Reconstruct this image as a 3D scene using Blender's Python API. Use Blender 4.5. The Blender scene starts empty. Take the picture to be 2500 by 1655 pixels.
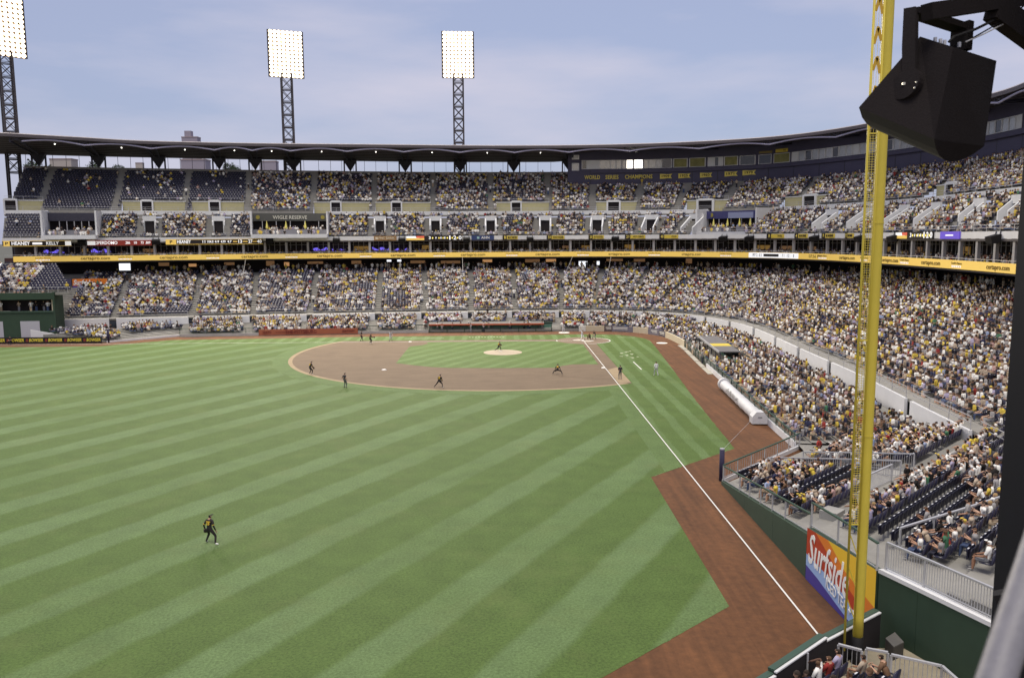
import bpy, math, random
import numpy as np
from mathutils import Vector, Matrix
from mathutils.geometry import tessellate_polygon
random.seed(11)
rng = np.random.default_rng(11)
S = bpy.context.scene
C = S.collection
rad = math.radians

# ------------------------------------------------------------------ camera
W0, H0 = 2500.0, 1655.0                      # size of the photograph, used only to turn pixels into directions
CAM = np.array([12.8662, 127.5276, 16.2146])
YAW, PITCH, ROLL, FPX = -0.0128514, -0.1237729, -0.0057229, 1995.4
_d = np.array([math.sin(YAW) * math.cos(PITCH), -math.cos(YAW) * math.cos(PITCH), math.sin(PITCH)])
_r = np.cross(_d, [0, 0, 1]); _r /= np.linalg.norm(_r); _u = np.cross(_r, _d)
RM = np.array([math.cos(ROLL) * _r + math.sin(ROLL) * _u, -math.sin(ROLL) * _r + math.cos(ROLL) * _u, _d])
cd = bpy.data.cameras.new('camera'); cam = bpy.data.objects.new('camera', cd); C.objects.link(cam)
cam.matrix_world = Matrix(((RM[0][0], RM[1][0], -RM[2][0], CAM[0]), (RM[0][1], RM[1][1], -RM[2][1], CAM[1]),
                           (RM[0][2], RM[1][2], -RM[2][2], CAM[2]), (0, 0, 0, 1)))
cd.sensor_width = 36; cd.lens = FPX / W0 * 36; cd.clip_start = 0.05; cd.clip_end = 6000
S.camera = cam
cd.dof.use_dof = True; cd.dof.focus_distance = 90; cd.dof.aperture_fstop = 3.5

# ------------------------------------------------------------------ light
SUN_EL, SUN_AZ = rad(74), rad(8)             # high and soft, from behind the camera (azimuth from +Y towards +X)
w = bpy.data.worlds.new('World'); S.world = w; w.use_nodes = True
nt = w.node_tree; nt.nodes.clear()
N = nt.nodes.new; L = nt.links.new
out = N('ShaderNodeOutputWorld'); bg = N('ShaderNodeBackground'); sky = N('ShaderNodeTexSky')
sky.sky_type = 'NISHITA'; sky.sun_disc = False; sky.sun_elevation = rad(14); sky.sun_rotation = SUN_AZ
sky.air_density = 1.0; sky.dust_density = 2.0; sky.ozone_density = 3.0
tc = N('ShaderNodeTexCoord'); mp = N('ShaderNodeMapping'); mp.inputs['Scale'].default_value = (1.0, 1.0, 4.5)
no = N('ShaderNodeTexNoise'); no.inputs['Scale'].default_value = 2.1; no.inputs['Detail'].default_value = 7; no.inputs['Roughness'].default_value = .52
cr = N('ShaderNodeMapRange'); cr.inputs['From Min'].default_value = .40; cr.inputs['From Max'].default_value = .72
cr.inputs['To Min'].default_value = .0; cr.inputs['To Max'].default_value = 1.0
mx = N('ShaderNodeMix'); mx.data_type = 'RGBA'
mx.inputs[7].default_value = (5.15, 5.05, 6.05, 1)   # thin lavender evening overcast
L(tc.outputs['Generated'], mp.inputs['Vector']); L(mp.outputs['Vector'], no.inputs['Vector']); L(no.outputs['Fac'], cr.inputs['Value'])
hz = N('ShaderNodeMix'); hz.data_type = 'RGBA'; hz.inputs[0].default_value = .72; hz.inputs[7].default_value = (3.70, 3.92, 5.55, 1)   # even dusk blue over the clear sky
L(sky.outputs['Color'], hz.inputs[6]); L(cr.outputs['Result'], mx.inputs[0]); L(hz.outputs[2], mx.inputs[6]); L(mx.outputs[2], bg.inputs['Color'])
bg.inputs['Strength'].default_value = 0.062
L(bg.outputs['Background'], out.inputs['Surface'])
sd = bpy.data.lights.new('sun', 'SUN'); sun = bpy.data.objects.new('sun', sd); C.objects.link(sun)
sd.energy = 1.5; sd.angle = rad(28); sd.color = (1.0, .925, .79)
sun.rotation_euler = (rad(90) - SUN_EL, 0, math.pi - SUN_AZ); sun.location = (12, 200, 120)
S.view_settings.view_transform = 'Standard'; S.view_settings.look = 'None'; S.view_settings.gamma = 1
S.view_settings.exposure = 1.0
S.view_settings.use_curve_mapping = False
S.cycles.max_bounces = 5; S.cycles.diffuse_bounces = 3; S.cycles.glossy_bounces = 2; S.cycles.transmission_bounces = 3

# ------------------------------------------------------------------ pixels to places
def px(P):
    q = (np.atleast_2d(np.asarray(P, float)) - CAM) @ RM.T
    return np.c_[W0 / 2 + FPX * q[:, 0] / q[:, 2], H0 / 2 - FPX * q[:, 1] / q[:, 2], q[:, 2]]
def ray(u, v):
    return np.array([(u - W0 / 2) / FPX, -(v - H0 / 2) / FPX, 1.0]) @ RM
def at_z(u, v, z=0.0):
    d = ray(u, v); return CAM + d * ((z - CAM[2]) / d[2])
def at_d(u, v, dep):
    return CAM + ray(u, v) * dep

# ------------------------------------------------------------------ materials
MATS = {}
def mat(name, col, rough=.75, var=0.0, scale=3.0, bump=0.0, metal=0.0, emit=None, spec=.4, dirt=0.0):
    if name in MATS: return MATS[name]
    m = bpy.data.materials.new(name); m.use_nodes = True
    t = m.node_tree; b = t.nodes['Principled BSDF']
    b.inputs['Roughness'].default_value = rough; b.inputs['Metallic'].default_value = metal
    b.inputs['Specular IOR Level'].default_value = spec
    b.inputs['Base Color'].default_value = (*col, 1)
    if emit is not None:
        b.inputs['Emission Color'].default_value = (*col, 1); b.inputs['Emission Strength'].default_value = emit
    if var or bump or dirt:
        g = t.nodes.new('ShaderNodeNewGeometry'); n = t.nodes.new('ShaderNodeTexNoise')
        n.inputs['Scale'].default_value = scale; n.inputs['Detail'].default_value = 6; n.inputs['Roughness'].default_value = .65
        t.links.new(g.outputs['Position'], n.inputs['Vector'])
        mr = t.nodes.new('ShaderNodeMapRange'); mr.inputs['From Min'].default_value = .25; mr.inputs['From Max'].default_value = .75
        mr.inputs['To Min'].default_value = 1 - var; mr.inputs['To Max'].default_value = 1 + var
        t.links.new(n.outputs['Fac'], mr.inputs['Value'])
        mm = t.nodes.new('ShaderNodeVectorMath'); mm.operation = 'SCALE'; mm.inputs[0].default_value = col
        t.links.new(mr.outputs['Result'], mm.inputs['Scale'])
        src = mm.outputs['Vector']
        if dirt:
            n2 = t.nodes.new('ShaderNodeTexNoise'); n2.inputs['Scale'].default_value = scale * .13; n2.inputs['Detail'].default_value = 4
            t.links.new(g.outputs['Position'], n2.inputs['Vector'])
            m2 = t.nodes.new('ShaderNodeMapRange'); m2.inputs['From Min'].default_value = .35; m2.inputs['From Max'].default_value = .7
            m2.inputs['To Min'].default_value = 1; m2.inputs['To Max'].default_value = 1 - dirt
            t.links.new(n2.outputs['Fac'], m2.inputs['Value'])
            m3 = t.nodes.new('ShaderNodeVectorMath'); m3.operation = 'SCALE'
            t.links.new(src, m3.inputs[0]); t.links.new(m2.outputs['Result'], m3.inputs['Scale']); src = m3.outputs['Vector']
        t.links.new(src, b.inputs['Base Color'])
        if bump:
            bp = t.nodes.new('ShaderNodeBump'); bp.inputs['Strength'].default_value = bump; bp.inputs['Distance'].default_value = .02
            t.links.new(n.outputs['Fac'], bp.inputs['Height']); t.links.new(bp.outputs['Normal'], b.inputs['Normal'])
    MATS[name] = m; return m

def grass(name, ang, period, phase, light, dark, soft=.28):
    """mown turf: bands of bent grass, mottling and fine blades"""
    m = bpy.data.materials.new(name); m.use_nodes = True; t = m.node_tree; b = t.nodes['Principled BSDF']
    b.inputs['Roughness'].default_value = .8; b.inputs['Specular IOR Level'].default_value = .15
    nn = lambda k: t.nodes.new(k); ln = t.links.new
    g = nn('ShaderNodeNewGeometry')
    nz = nn('ShaderNodeTexNoise'); nz.inputs['Scale'].default_value = .35; nz.inputs['Detail'].default_value = 3
    ln(g.outputs['Position'], nz.inputs['Vector'])
    dt = nn('ShaderNodeVectorMath'); dt.operation = 'DOT_PRODUCT'
    dt.inputs[1].default_value = (-math.sin(ang), math.cos(ang), 0); ln(g.outputs['Position'], dt.inputs[0])
    wob = nn('ShaderNodeMath'); wob.operation = 'MULTIPLY_ADD'; wob.inputs[1].default_value = .55
    ln(nz.outputs['Fac'], wob.inputs[0]); ln(dt.outputs['Value'], wob.inputs[2])
    ph = nn('ShaderNodeMath'); ph.operation = 'MULTIPLY_ADD'; ph.inputs[1].default_value = 2 * math.pi / period; ph.inputs[2].default_value = phase
    ln(wob.outputs[0], ph.inputs[0])
    sn = nn('ShaderNodeMath'); sn.operation = 'SINE'; ln(ph.outputs[0], sn.inputs[0])
    st = nn('ShaderNodeMapRange'); st.interpolation_type = 'SMOOTHSTEP'
    st.inputs['From Min'].default_value = .30 - soft; st.inputs['From Max'].default_value = .30 + soft
    ln(sn.outputs[0], st.inputs['Value'])
    # worn, patchy strength of the bands
    n2 = nn('ShaderNodeTexNoise'); n2.inputs['Scale'].default_value = .09; n2.inputs['Detail'].default_value = 5
    ln(g.outputs['Position'], n2.inputs['Vector'])
    a2 = nn('ShaderNodeMapRange'); a2.inputs['From Min'].default_value = .3; a2.inputs['From Max'].default_value = .65
    a2.inputs['To Min'].default_value = .42; a2.inputs['To Max'].default_value = 1; ln(n2.outputs['Fac'], a2.inputs['Value'])
    ml = nn('ShaderNodeMath'); ml.operation = 'MULTIPLY'; ln(st.outputs[0], ml.inputs[0]); ln(a2.outputs[0], ml.inputs[1])
    mix = nn('ShaderNodeMix'); mix.data_type = 'RGBA'; mix.inputs[6].default_value = (*dark, 1); mix.inputs[7].default_value = (*light, 1)
    ln(ml.outputs[0], mix.inputs[0])
    # fine blades + tufts
    n3 = nn('ShaderNodeTexNoise'); n3.inputs['Scale'].default_value = 8; n3.inputs['Detail'].default_value = 8; n3.inputs['Roughness'].default_value = .8
    ln(g.outputs['Position'], n3.inputs['Vector'])
    m3 = nn('ShaderNodeMapRange'); m3.inputs['From Min'].default_value = .25; m3.inputs['From Max'].default_value = .75
    m3.inputs['To Min'].default_value = .36; m3.inputs['To Max'].default_value = 1.64; ln(n3.outputs['Fac'], m3.inputs['Value'])
    n4 = nn('ShaderNodeTexNoise'); n4.inputs['Scale'].default_value = .6; n4.inputs['Detail'].default_value = 5
    ln(g.outputs['Position'], n4.inputs['Vector'])
    m4 = nn('ShaderNodeMapRange'); m4.inputs['From Min'].default_value = .3; m4.inputs['From Max'].default_value = .7
    m4.inputs['To Min'].default_value = .9; m4.inputs['To Max'].default_value = 1.1; ln(n4.outputs['Fac'], m4.inputs['Value'])
    mul = nn('ShaderNodeMath'); mul.operation = 'MULTIPLY'; ln(m3.outputs[0], mul.inputs[0]); ln(m4.outputs[0], mul.inputs[1])
    sc = nn('ShaderNodeVectorMath'); sc.operation = 'SCALE'; ln(mix.outputs[2], sc.inputs[0]); ln(mul.outputs[0], sc.inputs['Scale'])
    # dry, trodden patches
    n5 = nn('ShaderNodeTexNoise'); n5.inputs['Scale'].default_value = .22; n5.inputs['Detail'].default_value = 8; n5.inputs['Roughness'].default_value = .7
    ln(g.outputs['Position'], n5.inputs['Vector'])
    m5 = nn('ShaderNodeMapRange'); m5.inputs['From Min'].default_value = .52; m5.inputs['From Max'].default_value = .78; m5.inputs['To Max'].default_value = .42; ln(n5.outputs['Fac'], m5.inputs['Value'])
    d5 = nn('ShaderNodeMix'); d5.data_type = 'RGBA'; d5.inputs[7].default_value = (.125, .148, .052, 1); ln(m5.outputs[0], d5.inputs[0]); ln(sc.outputs['Vector'], d5.inputs[6])
    ln(d5.outputs[2], b.inputs['Base Color'])
    bp = nn('ShaderNodeBump'); bp.inputs['Strength'].default_value = .5; bp.inputs['Distance'].default_value = .03
    ln(n3.outputs['Fac'], bp.inputs['Height']); ln(bp.outputs['Normal'], b.inputs['Normal'])
    MATS[name] = m; return m

def colmat(name, rough=.8, spec=.25):
    """colour from the mesh attribute 'col'"""
    m = bpy.data.materials.new(name); m.use_nodes = True; t = m.node_tree; b = t.nodes['Principled BSDF']
    b.inputs['Roughness'].default_value = rough; b.inputs['Specular IOR Level'].default_value = spec
    a = t.nodes.new('ShaderNodeAttribute'); a.attribute_name = 'col'
    t.links.new(a.outputs['Color'], b.inputs['Base Color']); MATS[name] = m; return m
def objmat(name, prop, rough=.85):
    """colour from a property of the object (clothing of one person)"""
    m = bpy.data.materials.new(name); m.use_nodes = True; t = m.node_tree; b = t.nodes['Principled BSDF']
    b.inputs['Roughness'].default_value = rough; b.inputs['Specular IOR Level'].default_value = .2
    a = t.nodes.new('ShaderNodeAttribute'); a.attribute_type = 'OBJECT'; a.attribute_name = prop
    t.links.new(a.outputs['Color'], b.inputs['Base Color']); MATS[name] = m; return m

concrete = mat('concrete', (.265, .255, .235), .9, .12, 2.0, .25, dirt=.18)
aislecon = mat('aisle concrete', (.40, .39, .365), .9, .10, 3.0, .2, dirt=.12)
whitewall = mat('white painted concrete', (.70, .70, .71), .75, .05, 1.0, .1, dirt=.10)
beige = mat('sand coloured wall', (.47, .43, .24), .85, .06, 1.5, .1, dirt=.08)
tan = mat('limestone panel', (.50, .44, .32), .85, .08, 4.0, .2)
steel = mat('dark blue steel', (.035, .033, .052), .55, .08, 2.0)
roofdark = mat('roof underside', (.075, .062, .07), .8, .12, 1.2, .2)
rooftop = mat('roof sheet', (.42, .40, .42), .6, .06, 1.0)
lilac = mat('lilac painted pipe', (.36, .34, .46), .5)
purplewall = mat('dark blue panel wall', (.060, .055, .105), .6, .08, .8, .05)
galv = mat('galvanised rail', (.48, .48, .50), .45, .05, 6.0, metal=.35)
greenpad = mat('dark green wall padding', (.030, .060, .036), .7, .10, 1.2, .15, dirt=.15)
greenrail = mat('dark green rail', (.036, .072, .050), .55, .06, 3.0)
yellowp = mat('yellow pole paint', (.56, .45, .055), .5, .05, 2.0, dirt=.06)
black = mat('black paint', (.009, .008, .009), .7, .1, 4.0, spec=.2)
blackcab = mat('black speaker finish', (.014, .011, .0115), .85, .15, 60.0, .3, spec=.12)
seatblue = mat('navy seat plastic', (.014, .014, .030), .45, .08, 8.0, spec=.35)
seatgrey = mat('seat steel standard', (.20, .20, .22), .5)
chalk = mat('white chalk', (.66, .65, .62), .95, .08, 6.0)
rubber = mat('white rubber', (.82, .81, .78), .6)
glassdark = mat('dark window glass', (.03, .03, .04), .06, spec=.6)
winwhite = mat('white window frame', (.62, .62, .66), .6)
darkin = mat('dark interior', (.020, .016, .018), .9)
brick = mat('distant masonry', (.30, .24, .25), .9, .1, .2)
trackm = mat('warning track dirt', (.122, .050, .0185), .95, .26, 2.4, .5, dirt=.22)
dirtm = mat('infield dirt', (.150, .107, .070), .95, .10, 3.0, .4, dirt=.10)
dirtdry = mat('dry infield dirt', (.28, .212, .13), .95, .10, 3.0, .4)
moundm = mat('mound clay', (.40, .335, .25), .95, .12, 4.0, .4)
LG, DG = (.106, .164, .064), (.070, .116, .028)
g_out = grass('outfield turf', rad(60.6), 5.2, 0, LG, DG)
g_in = grass('infield turf', rad(60.6), 2.6, 1.0, (.116, .178, .062), (.084, .134, .036), .5)
g_foul = grass('foul ground turf', rad(90), 2.1, .6, (.112, .172, .064), (.074, .120, .030))
g_edge = grass('border turf', rad(15), 90, 2.6, (.094, .148, .050), (.086, .138, .044), .9)

def streaks(m, scl, amt):
    """raked and trodden streaks multiplied into a ground colour"""
    t = m.node_tree; b = t.nodes['Principled BSDF']; src = b.inputs['Base Color'].links[0].from_socket
    g = t.nodes.new('ShaderNodeNewGeometry'); mp_ = t.nodes.new('ShaderNodeMapping'); mp_.inputs['Scale'].default_value = scl; mp_.inputs['Rotation'].default_value = (0, 0, rad(4))
    n = t.nodes.new('ShaderNodeTexNoise'); n.inputs['Scale'].default_value = 1; n.inputs['Detail'].default_value = 5; n.inputs['Distortion'].default_value = .6
    t.links.new(g.outputs['Position'], mp_.inputs['Vector']); t.links.new(mp_.outputs['Vector'], n.inputs['Vector'])
    r = t.nodes.new('ShaderNodeMapRange'); r.inputs['From Min'].default_value = .3; r.inputs['From Max'].default_value = .72; r.inputs['To Min'].default_value = 1 - amt; r.inputs['To Max'].default_value = 1 + amt
    t.links.new(n.outputs['Fac'], r.inputs['Value']); v = t.nodes.new('ShaderNodeVectorMath'); v.operation = 'SCALE'
    t.links.new(src, v.inputs[0]); t.links.new(r.outputs['Result'], v.inputs['Scale']); t.links.new(v.outputs['Vector'], b.inputs['Base Color'])
streaks(trackm, (2.2, .10, 1), .22); streaks(dirtm, (.3, .9, 1), .10); streaks(dirtdry, (.5, 1.2, 1), .12)
# ------------------------------------------------------------------ object helpers
def tag(o, label=None, cat=None, group=None, kind=None):
    if label: o['label'] = label
    if cat: o['category'] = cat
    if group: o['group'] = group
    if kind: o['kind'] = kind
    return o
def thing(name, label, cat, loc=(0, 0, 0), rz=0.0, group=None):
    o = bpy.data.objects.new(name, None); C.objects.link(o); o.empty_display_size = .3
    o.location = loc; o.rotation_euler = (0, 0, rz)
    return tag(o, label, cat, group)
def link(name, me, parent=None, world=True):
    o = bpy.data.objects.new(name, me); C.objects.link(o)
    if parent is not None:
        o.parent = parent
        if world:   # the mesh is in world coordinates: undo the parent's placement
            o.matrix_parent_inverse = Matrix.LocRotScale(parent.location, parent.rotation_euler, None).inverted()
    return o
class MB:
    def __init__(s): s.v = []; s.f = []; s.m = []; s.mats = []
    def mi(s, m):
        if m not in s.mats: s.mats.append(m)
        return s.mats.index(m)
    def add(s, vs, fs, m):
        k = len(s.v); i = s.mi(m); s.v += [tuple(map(float, q)) for q in vs]
        for f in fs: s.f.append([k + a for a in f]); s.m.append(i)
        return s
    def hexa(s, b, t, m):
        """8 corners: b = 4 bottom, t = 4 top, same order (counter-clockwise from above)"""
        return s.add(list(b) + list(t), [(3, 2, 1, 0), (4, 5, 6, 7), (0, 1, 5, 4), (1, 2, 6, 5), (2, 3, 7, 6), (3, 0, 4, 7)], m)
    def box(s, c, d, m, rz=0.0):
        x, y, z = c; a, b, h = d[0] / 2, d[1] / 2, d[2] / 2; co, si = math.cos(rz), math.sin(rz)
        q = [(x + i * a * co - j * b * si, y + i * a * si + j * b * co) for i, j in ((-1, -1), (1, -1), (1, 1), (-1, 1))]
        return s.hexa([(u, v, z - h) for u, v in q], [(u, v, z + h) for u, v in q], m)
    def beam(s, a, b, wd, hg, m, up=(0, 0, 1)):
        a = np.array(a, float); b = np.array(b, float); d = b - a; d /= max(1e-9, np.linalg.norm(d))
        x = np.cross(d, up)
        if np.linalg.norm(x) < 1e-4: x = np.cross(d, (0, 1, 0))
        x /= np.linalg.norm(x); y = np.cross(x, d)
        o = [(-wd / 2, -hg / 2), (wd / 2, -hg / 2), (wd / 2, hg / 2), (-wd / 2, hg / 2)]
        return s.hexa([a + x * i + y * j for i, j in o], [b + x * i + y * j for i, j in o], m)
    def tube(s, pts, r, m, n=6, closed=False):
        pts = [np.array(q, float) for q in pts]; rr = r if isinstance(r, (list, tuple)) else [r] * len(pts)
        vs = []; fs = []
        for i, q in enumerate(pts):
            d = pts[min(i + 1, len(pts) - 1)] - pts[max(i - 1, 0)]; d = d / max(1e-9, np.linalg.norm(d))
            x = np.cross(d, (0, 0, 1))
            if np.linalg.norm(x) < 1e-3: x = np.cross(d, (0, 1, 0))
            x /= np.linalg.norm(x); y = np.cross(x, d)
            vs += [q + rr[i] * (math.cos(2 * math.pi * k / n) * x + math.sin(2 * math.pi * k / n) * y) for k in range(n)]
        for i in range(len(pts) - 1):
            for k in range(n):
                fs.append((i * n + k, i * n + (k + 1) % n, (i + 1) * n + (k + 1) % n, (i + 1) * n + k))
        fs += [tuple(range(n - 1, -1, -1)), tuple(range((len(pts) - 1) * n, len(pts) * n))]
        return s.add(vs, fs, m)
    def strip(s, rows, m):
        """rows: list of equally long point lists; quads between neighbours"""
        n = len(rows[0]); vs = [q for r in rows for q in r]
        return s.add(vs, [(i * n + j, i * n + j + 1, (i + 1) * n + j + 1, (i + 1) * n + j) for i in range(len(rows) - 1) for j in range(n - 1)], m)
    def poly(s, pts, m, z=None):
        q = [Vector((a[0], a[1], (a[2] if len(a) > 2 else 0) if z is None else z)) for a in pts]
        t = tessellate_polygon([q])
        up = []
        for f in t:
            a, b, c = [q[i] for i in f]
            up.append(f if (b - a).cross(c - a).z >= 0 else f[::-1])
        return s.add(q, up, m)
    def mesh(s, name, smooth=False):
        me = bpy.data.meshes.new(name); me.from_pydata(s.v, [], s.f)
        for m in s.mats: me.materials.append(m)
        me.polygons.foreach_set('material_index', s.m)
        if smooth: me.polygons.foreach_set('use_smooth', [len(q) <= 4 for q in s.f])
        me.update(); return me
    def build(s, name, parent=None, smooth=False, world=True):
        return link(name, s.mesh(name, smooth), parent, world)
def one(name, label, cat, mb, group=None, kind=None, smooth=False):
    return tag(mb.build(name, None, smooth), label, cat, group, kind)

def text_mesh(body, size, m, bold=0.0, shear=0.0, extrude=.012, space=1.0):
    cu = bpy.data.curves.new('lettering', 'FONT'); cu.body = body; cu.size = size; cu.align_x = 'CENTER'; cu.align_y = 'CENTER'
    cu.offset = bold; cu.shear = shear; cu.extrude = extrude; cu.resolution_u = 2; cu.space_character = space
    ob = bpy.data.objects.new('lettering', cu); me = bpy.data.meshes.new_from_object(ob)
    bpy.data.objects.remove(ob); bpy.data.curves.remove(cu)
    me.materials.clear(); me.materials.append(m); return me
def text(body, pos, right, up, size, m, parent, width=None, bold=0.0, shear=0.0, name='lettering', height=None, extrude=.012):
    me = text_mesh(body, size, m, bold, shear, extrude)
    r = np.array(right, float); r /= np.linalg.norm(r); u = np.array(up, float); u /= np.linalg.norm(u); n = np.cross(r, u)
    n_ = len(me.vertices); co = np.empty(n_ * 3); me.vertices.foreach_get('co', co); co = co.reshape(-1, 3)
    if width: co[:, 0] *= width / max(1e-6, np.ptp(co[:, 0]))
    if height: co[:, 1] *= height / max(1e-6, np.ptp(co[:, 1]))
    co = np.array(pos, float) + co[:, :1] * r + co[:, 1:2] * u + co[:, 2:] * n
    me.vertices.foreach_set('co', co.ravel()); me.update()
    return link(name, me, parent)

# ------------------------------------------------------------------ lines of the stands in plan (metres, home plate = 0,0; third base line = +Y)
def dense(P, n=420):
    P = np.array(P, float); Q = np.vstack([2 * P[0] - P[1], P, 2 * P[-1] - P[-2]]); o = []
    for i in range(1, len(Q) - 2):
        t = np.linspace(0, 1, 24, endpoint=False)[:, None]; a, b, c, d = Q[i - 1:i + 3]
        o.append(.5 * ((2 * b) + (c - a) * t + (2 * a - 5 * b + 4 * c - d) * t * t + (3 * b - a - 3 * c + d) * t ** 3))
    o.append(P[-1:]); D = np.vstack(o)
    l = np.r_[0, np.cumsum(np.linalg.norm(np.diff(D, axis=0), axis=1))]; s = np.linspace(0, l[-1], n)
    return np.c_[np.interp(s, l, D[:, 0]), np.interp(s, l, D[:, 1])], s
RB, SB = dense([(-19, 123), (-25.5, 101), (-32, 79), (-37.5, 58), (-39.3, 47), (-41, 30), (-41.5, 15), (-41.2, 0), (-39.3, -11), (-35.3, -20.5), (-28.6, -28.6), (-20.5, -35.3), (-11, -39.3), (0, -41.2), (15, -41.5), (30, -40.8), (47, -38.8), (58, -36.8), (80, -31), (102, -24.5), (124, -17.5)], 800)
LEN = SB[-1]
_t = np.gradient(RB, axis=0)
for _ in range(12): _t = np.vstack([_t[:1], (_t[:-2] + 2 * _t[1:-1] + _t[2:]) / 4, _t[-1:]])
_t /= np.linalg.norm(_t, axis=1)[:, None]
TB = _t; NB = np.c_[_t[:, 1], -_t[:, 0]]
def offs(P):
    Q, _ = dense(P, 500); o = []
    for i in range(len(RB)):
        f = (Q - RB[i]) @ TB[i]; h = (Q - RB[i]) @ NB[i]; k = np.where(f[:-1] * f[1:] <= 0)[0]
        if len(k) == 0: o.append(np.nan); continue
        c = [h[j] + (h[j + 1] - h[j]) * f[j] / (f[j] - f[j + 1] + 1e-12) for j in k]; o.append(min(c, key=abs))
    o = np.array(o); ok = ~np.isnan(o); o = np.interp(SB, SB[ok], o[ok])
    for _ in range(6): o = np.r_[o[:1], (o[:-2] + 2 * o[1:-1] + o[2:]) / 4, o[-1:]]
    return o
_F = [(-7, 100), (-9.0, 72), (-9.5, 66.4), (-9.95, 60), (-11.7, 38), (-12.6, 26.3), (-13.3, 17.8), (-14.0, 8.3), (-13.6, -2.5), (-11.9, -7.6), (-8.7, -11.1), (-4.5, -12.4), (0, -12.6), (4.1, -12.7), (11.8, -12.5), (25.4, -12.3), (37.3, -11.3), (53, -9.8), (60, -9.2), (66.4, -8.6), (72, -8.2), (100, -7)]
OF = offs(_F)
OW = offs([(-15, 103), (-17, 90), (-19, 76), (-20.1, 65), (-21.7, 50), (-22.7, 33), (-24, 12), (-23.6, 2), (-21, -8), (-16.5, -15), (-10, -19), (-2, -21), (12, -21.2), (29, -19.8), (50, -17.2), (65, -14.9), (76, -13), (90, -11)])
OU = offs([(-28.5, 105), (-36, 84), (-45, 54), (-48.5, 30), (-50.5, 8), (-50, -5), (-46.5, -20), (-38.5, -38.5), (-30, -44.5), (-17, -49), (0, -50.2), (12, -50), (30, -48.5), (61, -42), (80, -37), (94, -33), (106, -28.5)])
OR = offs([(-29, 106), (-36.5, 95), (-43.5, 85), (-48.5, 63), (-52, 37), (-56.3, 17), (-56.9, 9), (-55.8, -8), (-53, -21), (-48, -33), (-41.2, -41.2), (-30, -47.8), (-17, -52.2), (-3, -54.4), (9.4, -54.6), (20, -54), (37, -51.7), (63, -48.4), (85, -43.2), (95, -36.6), (106, -29.3)])
def val(o, s): return o if np.isscalar(o) else np.interp(s, SB, o)
def P2(s, o):
    s = np.asarray(s, float); b = np.c_[np.interp(s.ravel(), SB, RB[:, 0]), np.interp(s.ravel(), SB, RB[:, 1])]
    n = np.c_[np.interp(s.ravel(), SB, NB[:, 0]), np.interp(s.ravel(), SB, NB[:, 1])]; n /= np.linalg.norm(n, axis=1)[:, None]
    return b + n * np.broadcast_to(np.asarray(o, float), s.shape).ravel()[:, None]
def P3(s, o, z):
    q = P2(np.atleast_1d(s), val(o, np.atleast_1d(s)))[0]; return np.array([q[0], q[1], z])
def nrm(s):
    n = np.array([np.interp(s, SB, NB[:, 0]), np.interp(s, SB, NB[:, 1]), 0]); return n / np.linalg.norm(n)
def tng(s):
    n = nrm(s); return np.array([-n[1], n[0], 0])      # direction of growing s
def s_px(u, o, z):
    """where along the stands a given picture column meets the line (o, z)"""
    q = P2(SB, val(o, SB)); k = px(np.c_[q, np.full(len(q), z)]); m = k[:, 2] > 3; a = np.argsort(k[m, 0])
    return float(np.interp(u, k[m, 0][a], SB[m][a]))
def run(s0, s1, step=2.0):
    a, b = min(s0, s1), max(s0, s1); return np.linspace(a, b, max(2, int((b - a) / step) + 1))
def face(s, o):
    """reading direction and outward-facing normal of a surface that follows the line o, and metres per unit of s"""
    a, b = P3(s + .5, o, 0), P3(s - .5, o, 0); r = b - a; k = np.linalg.norm(r); r = r / k; return r, np.array([r[1], -r[0], 0.]) , k
def on(s, o, z, gap=.04):
    return P3(s, o, z) + face(s, o)[1] * gap
def ribbon(mb, s0, s1, o0, o1, z0, z1, m, step=2.0):
    """solid band that follows the stands: between offsets o0 < o1 and heights z0 < z1"""
    ss = run(s0, s1, step); z0 = np.broadcast_to(z0, ss.shape); z1 = np.broadcast_to(z1, ss.shape)
    A = P2(ss, val(o0, ss)); B = P2(ss, val(o1, ss))
    c = [np.c_[A, z0], np.c_[A, z1], np.c_[B, z1], np.c_[B, z0]]
    rows = [[c[k][i] for k in (0, 1, 2, 3, 0)] for i in range(len(ss))]
    mb.strip(rows, m); mb.add(rows[0][:4], [(0, 1, 2, 3)], m); mb.add(rows[-1][:4], [(3, 2, 1, 0)], m)
    return mb
# ================================================================== the playing field
def struct(name, mb, label):
    return tag(mb.build(name), label, None, None, 'structure')
def arc(cx, cy, r, a0, a1, n): return [(cx + r * math.cos(rad(a0 + (a1 - a0) * i / n)), cy + r * math.sin(rad(a0 + (a1 - a0) * i / n))) for i in range(n + 1)]
def rough(pts, step=.3, amp=.022):
    """ragged edge where turf meets dirt"""
    o = []
    for a, b in zip(pts, pts[1:] + pts[:1]):
        a, b = np.array(a, float), np.array(b, float); l = np.linalg.norm(b - a); n = max(1, int(l / step))
        if max(a[0], b[0]) > 60 and max(a[1], b[1]) > 60: n = 1
        for k in range(n):
            q = a + (b - a) * k / n; o.append(tuple(q + (rng.normal(0, amp, 2) if k else 0)))
    return o
BASE = 27.432; RUB = (13.04, 13.04)
struct('ground', MB().poly([(-3000, -3000), (3000, -3000), (3000, 3000), (-3000, 3000)], mat('bare ground', (.12, .12, .10), .95, .1, .1), -.06), 'bare ground under and around the ballpark')
struct('warning_track', MB().poly([(-22, -22), (130, -22), (130, 130), (-22, 130)], trackm, 0.0), 'red brown dirt warning track round the field')
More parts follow.
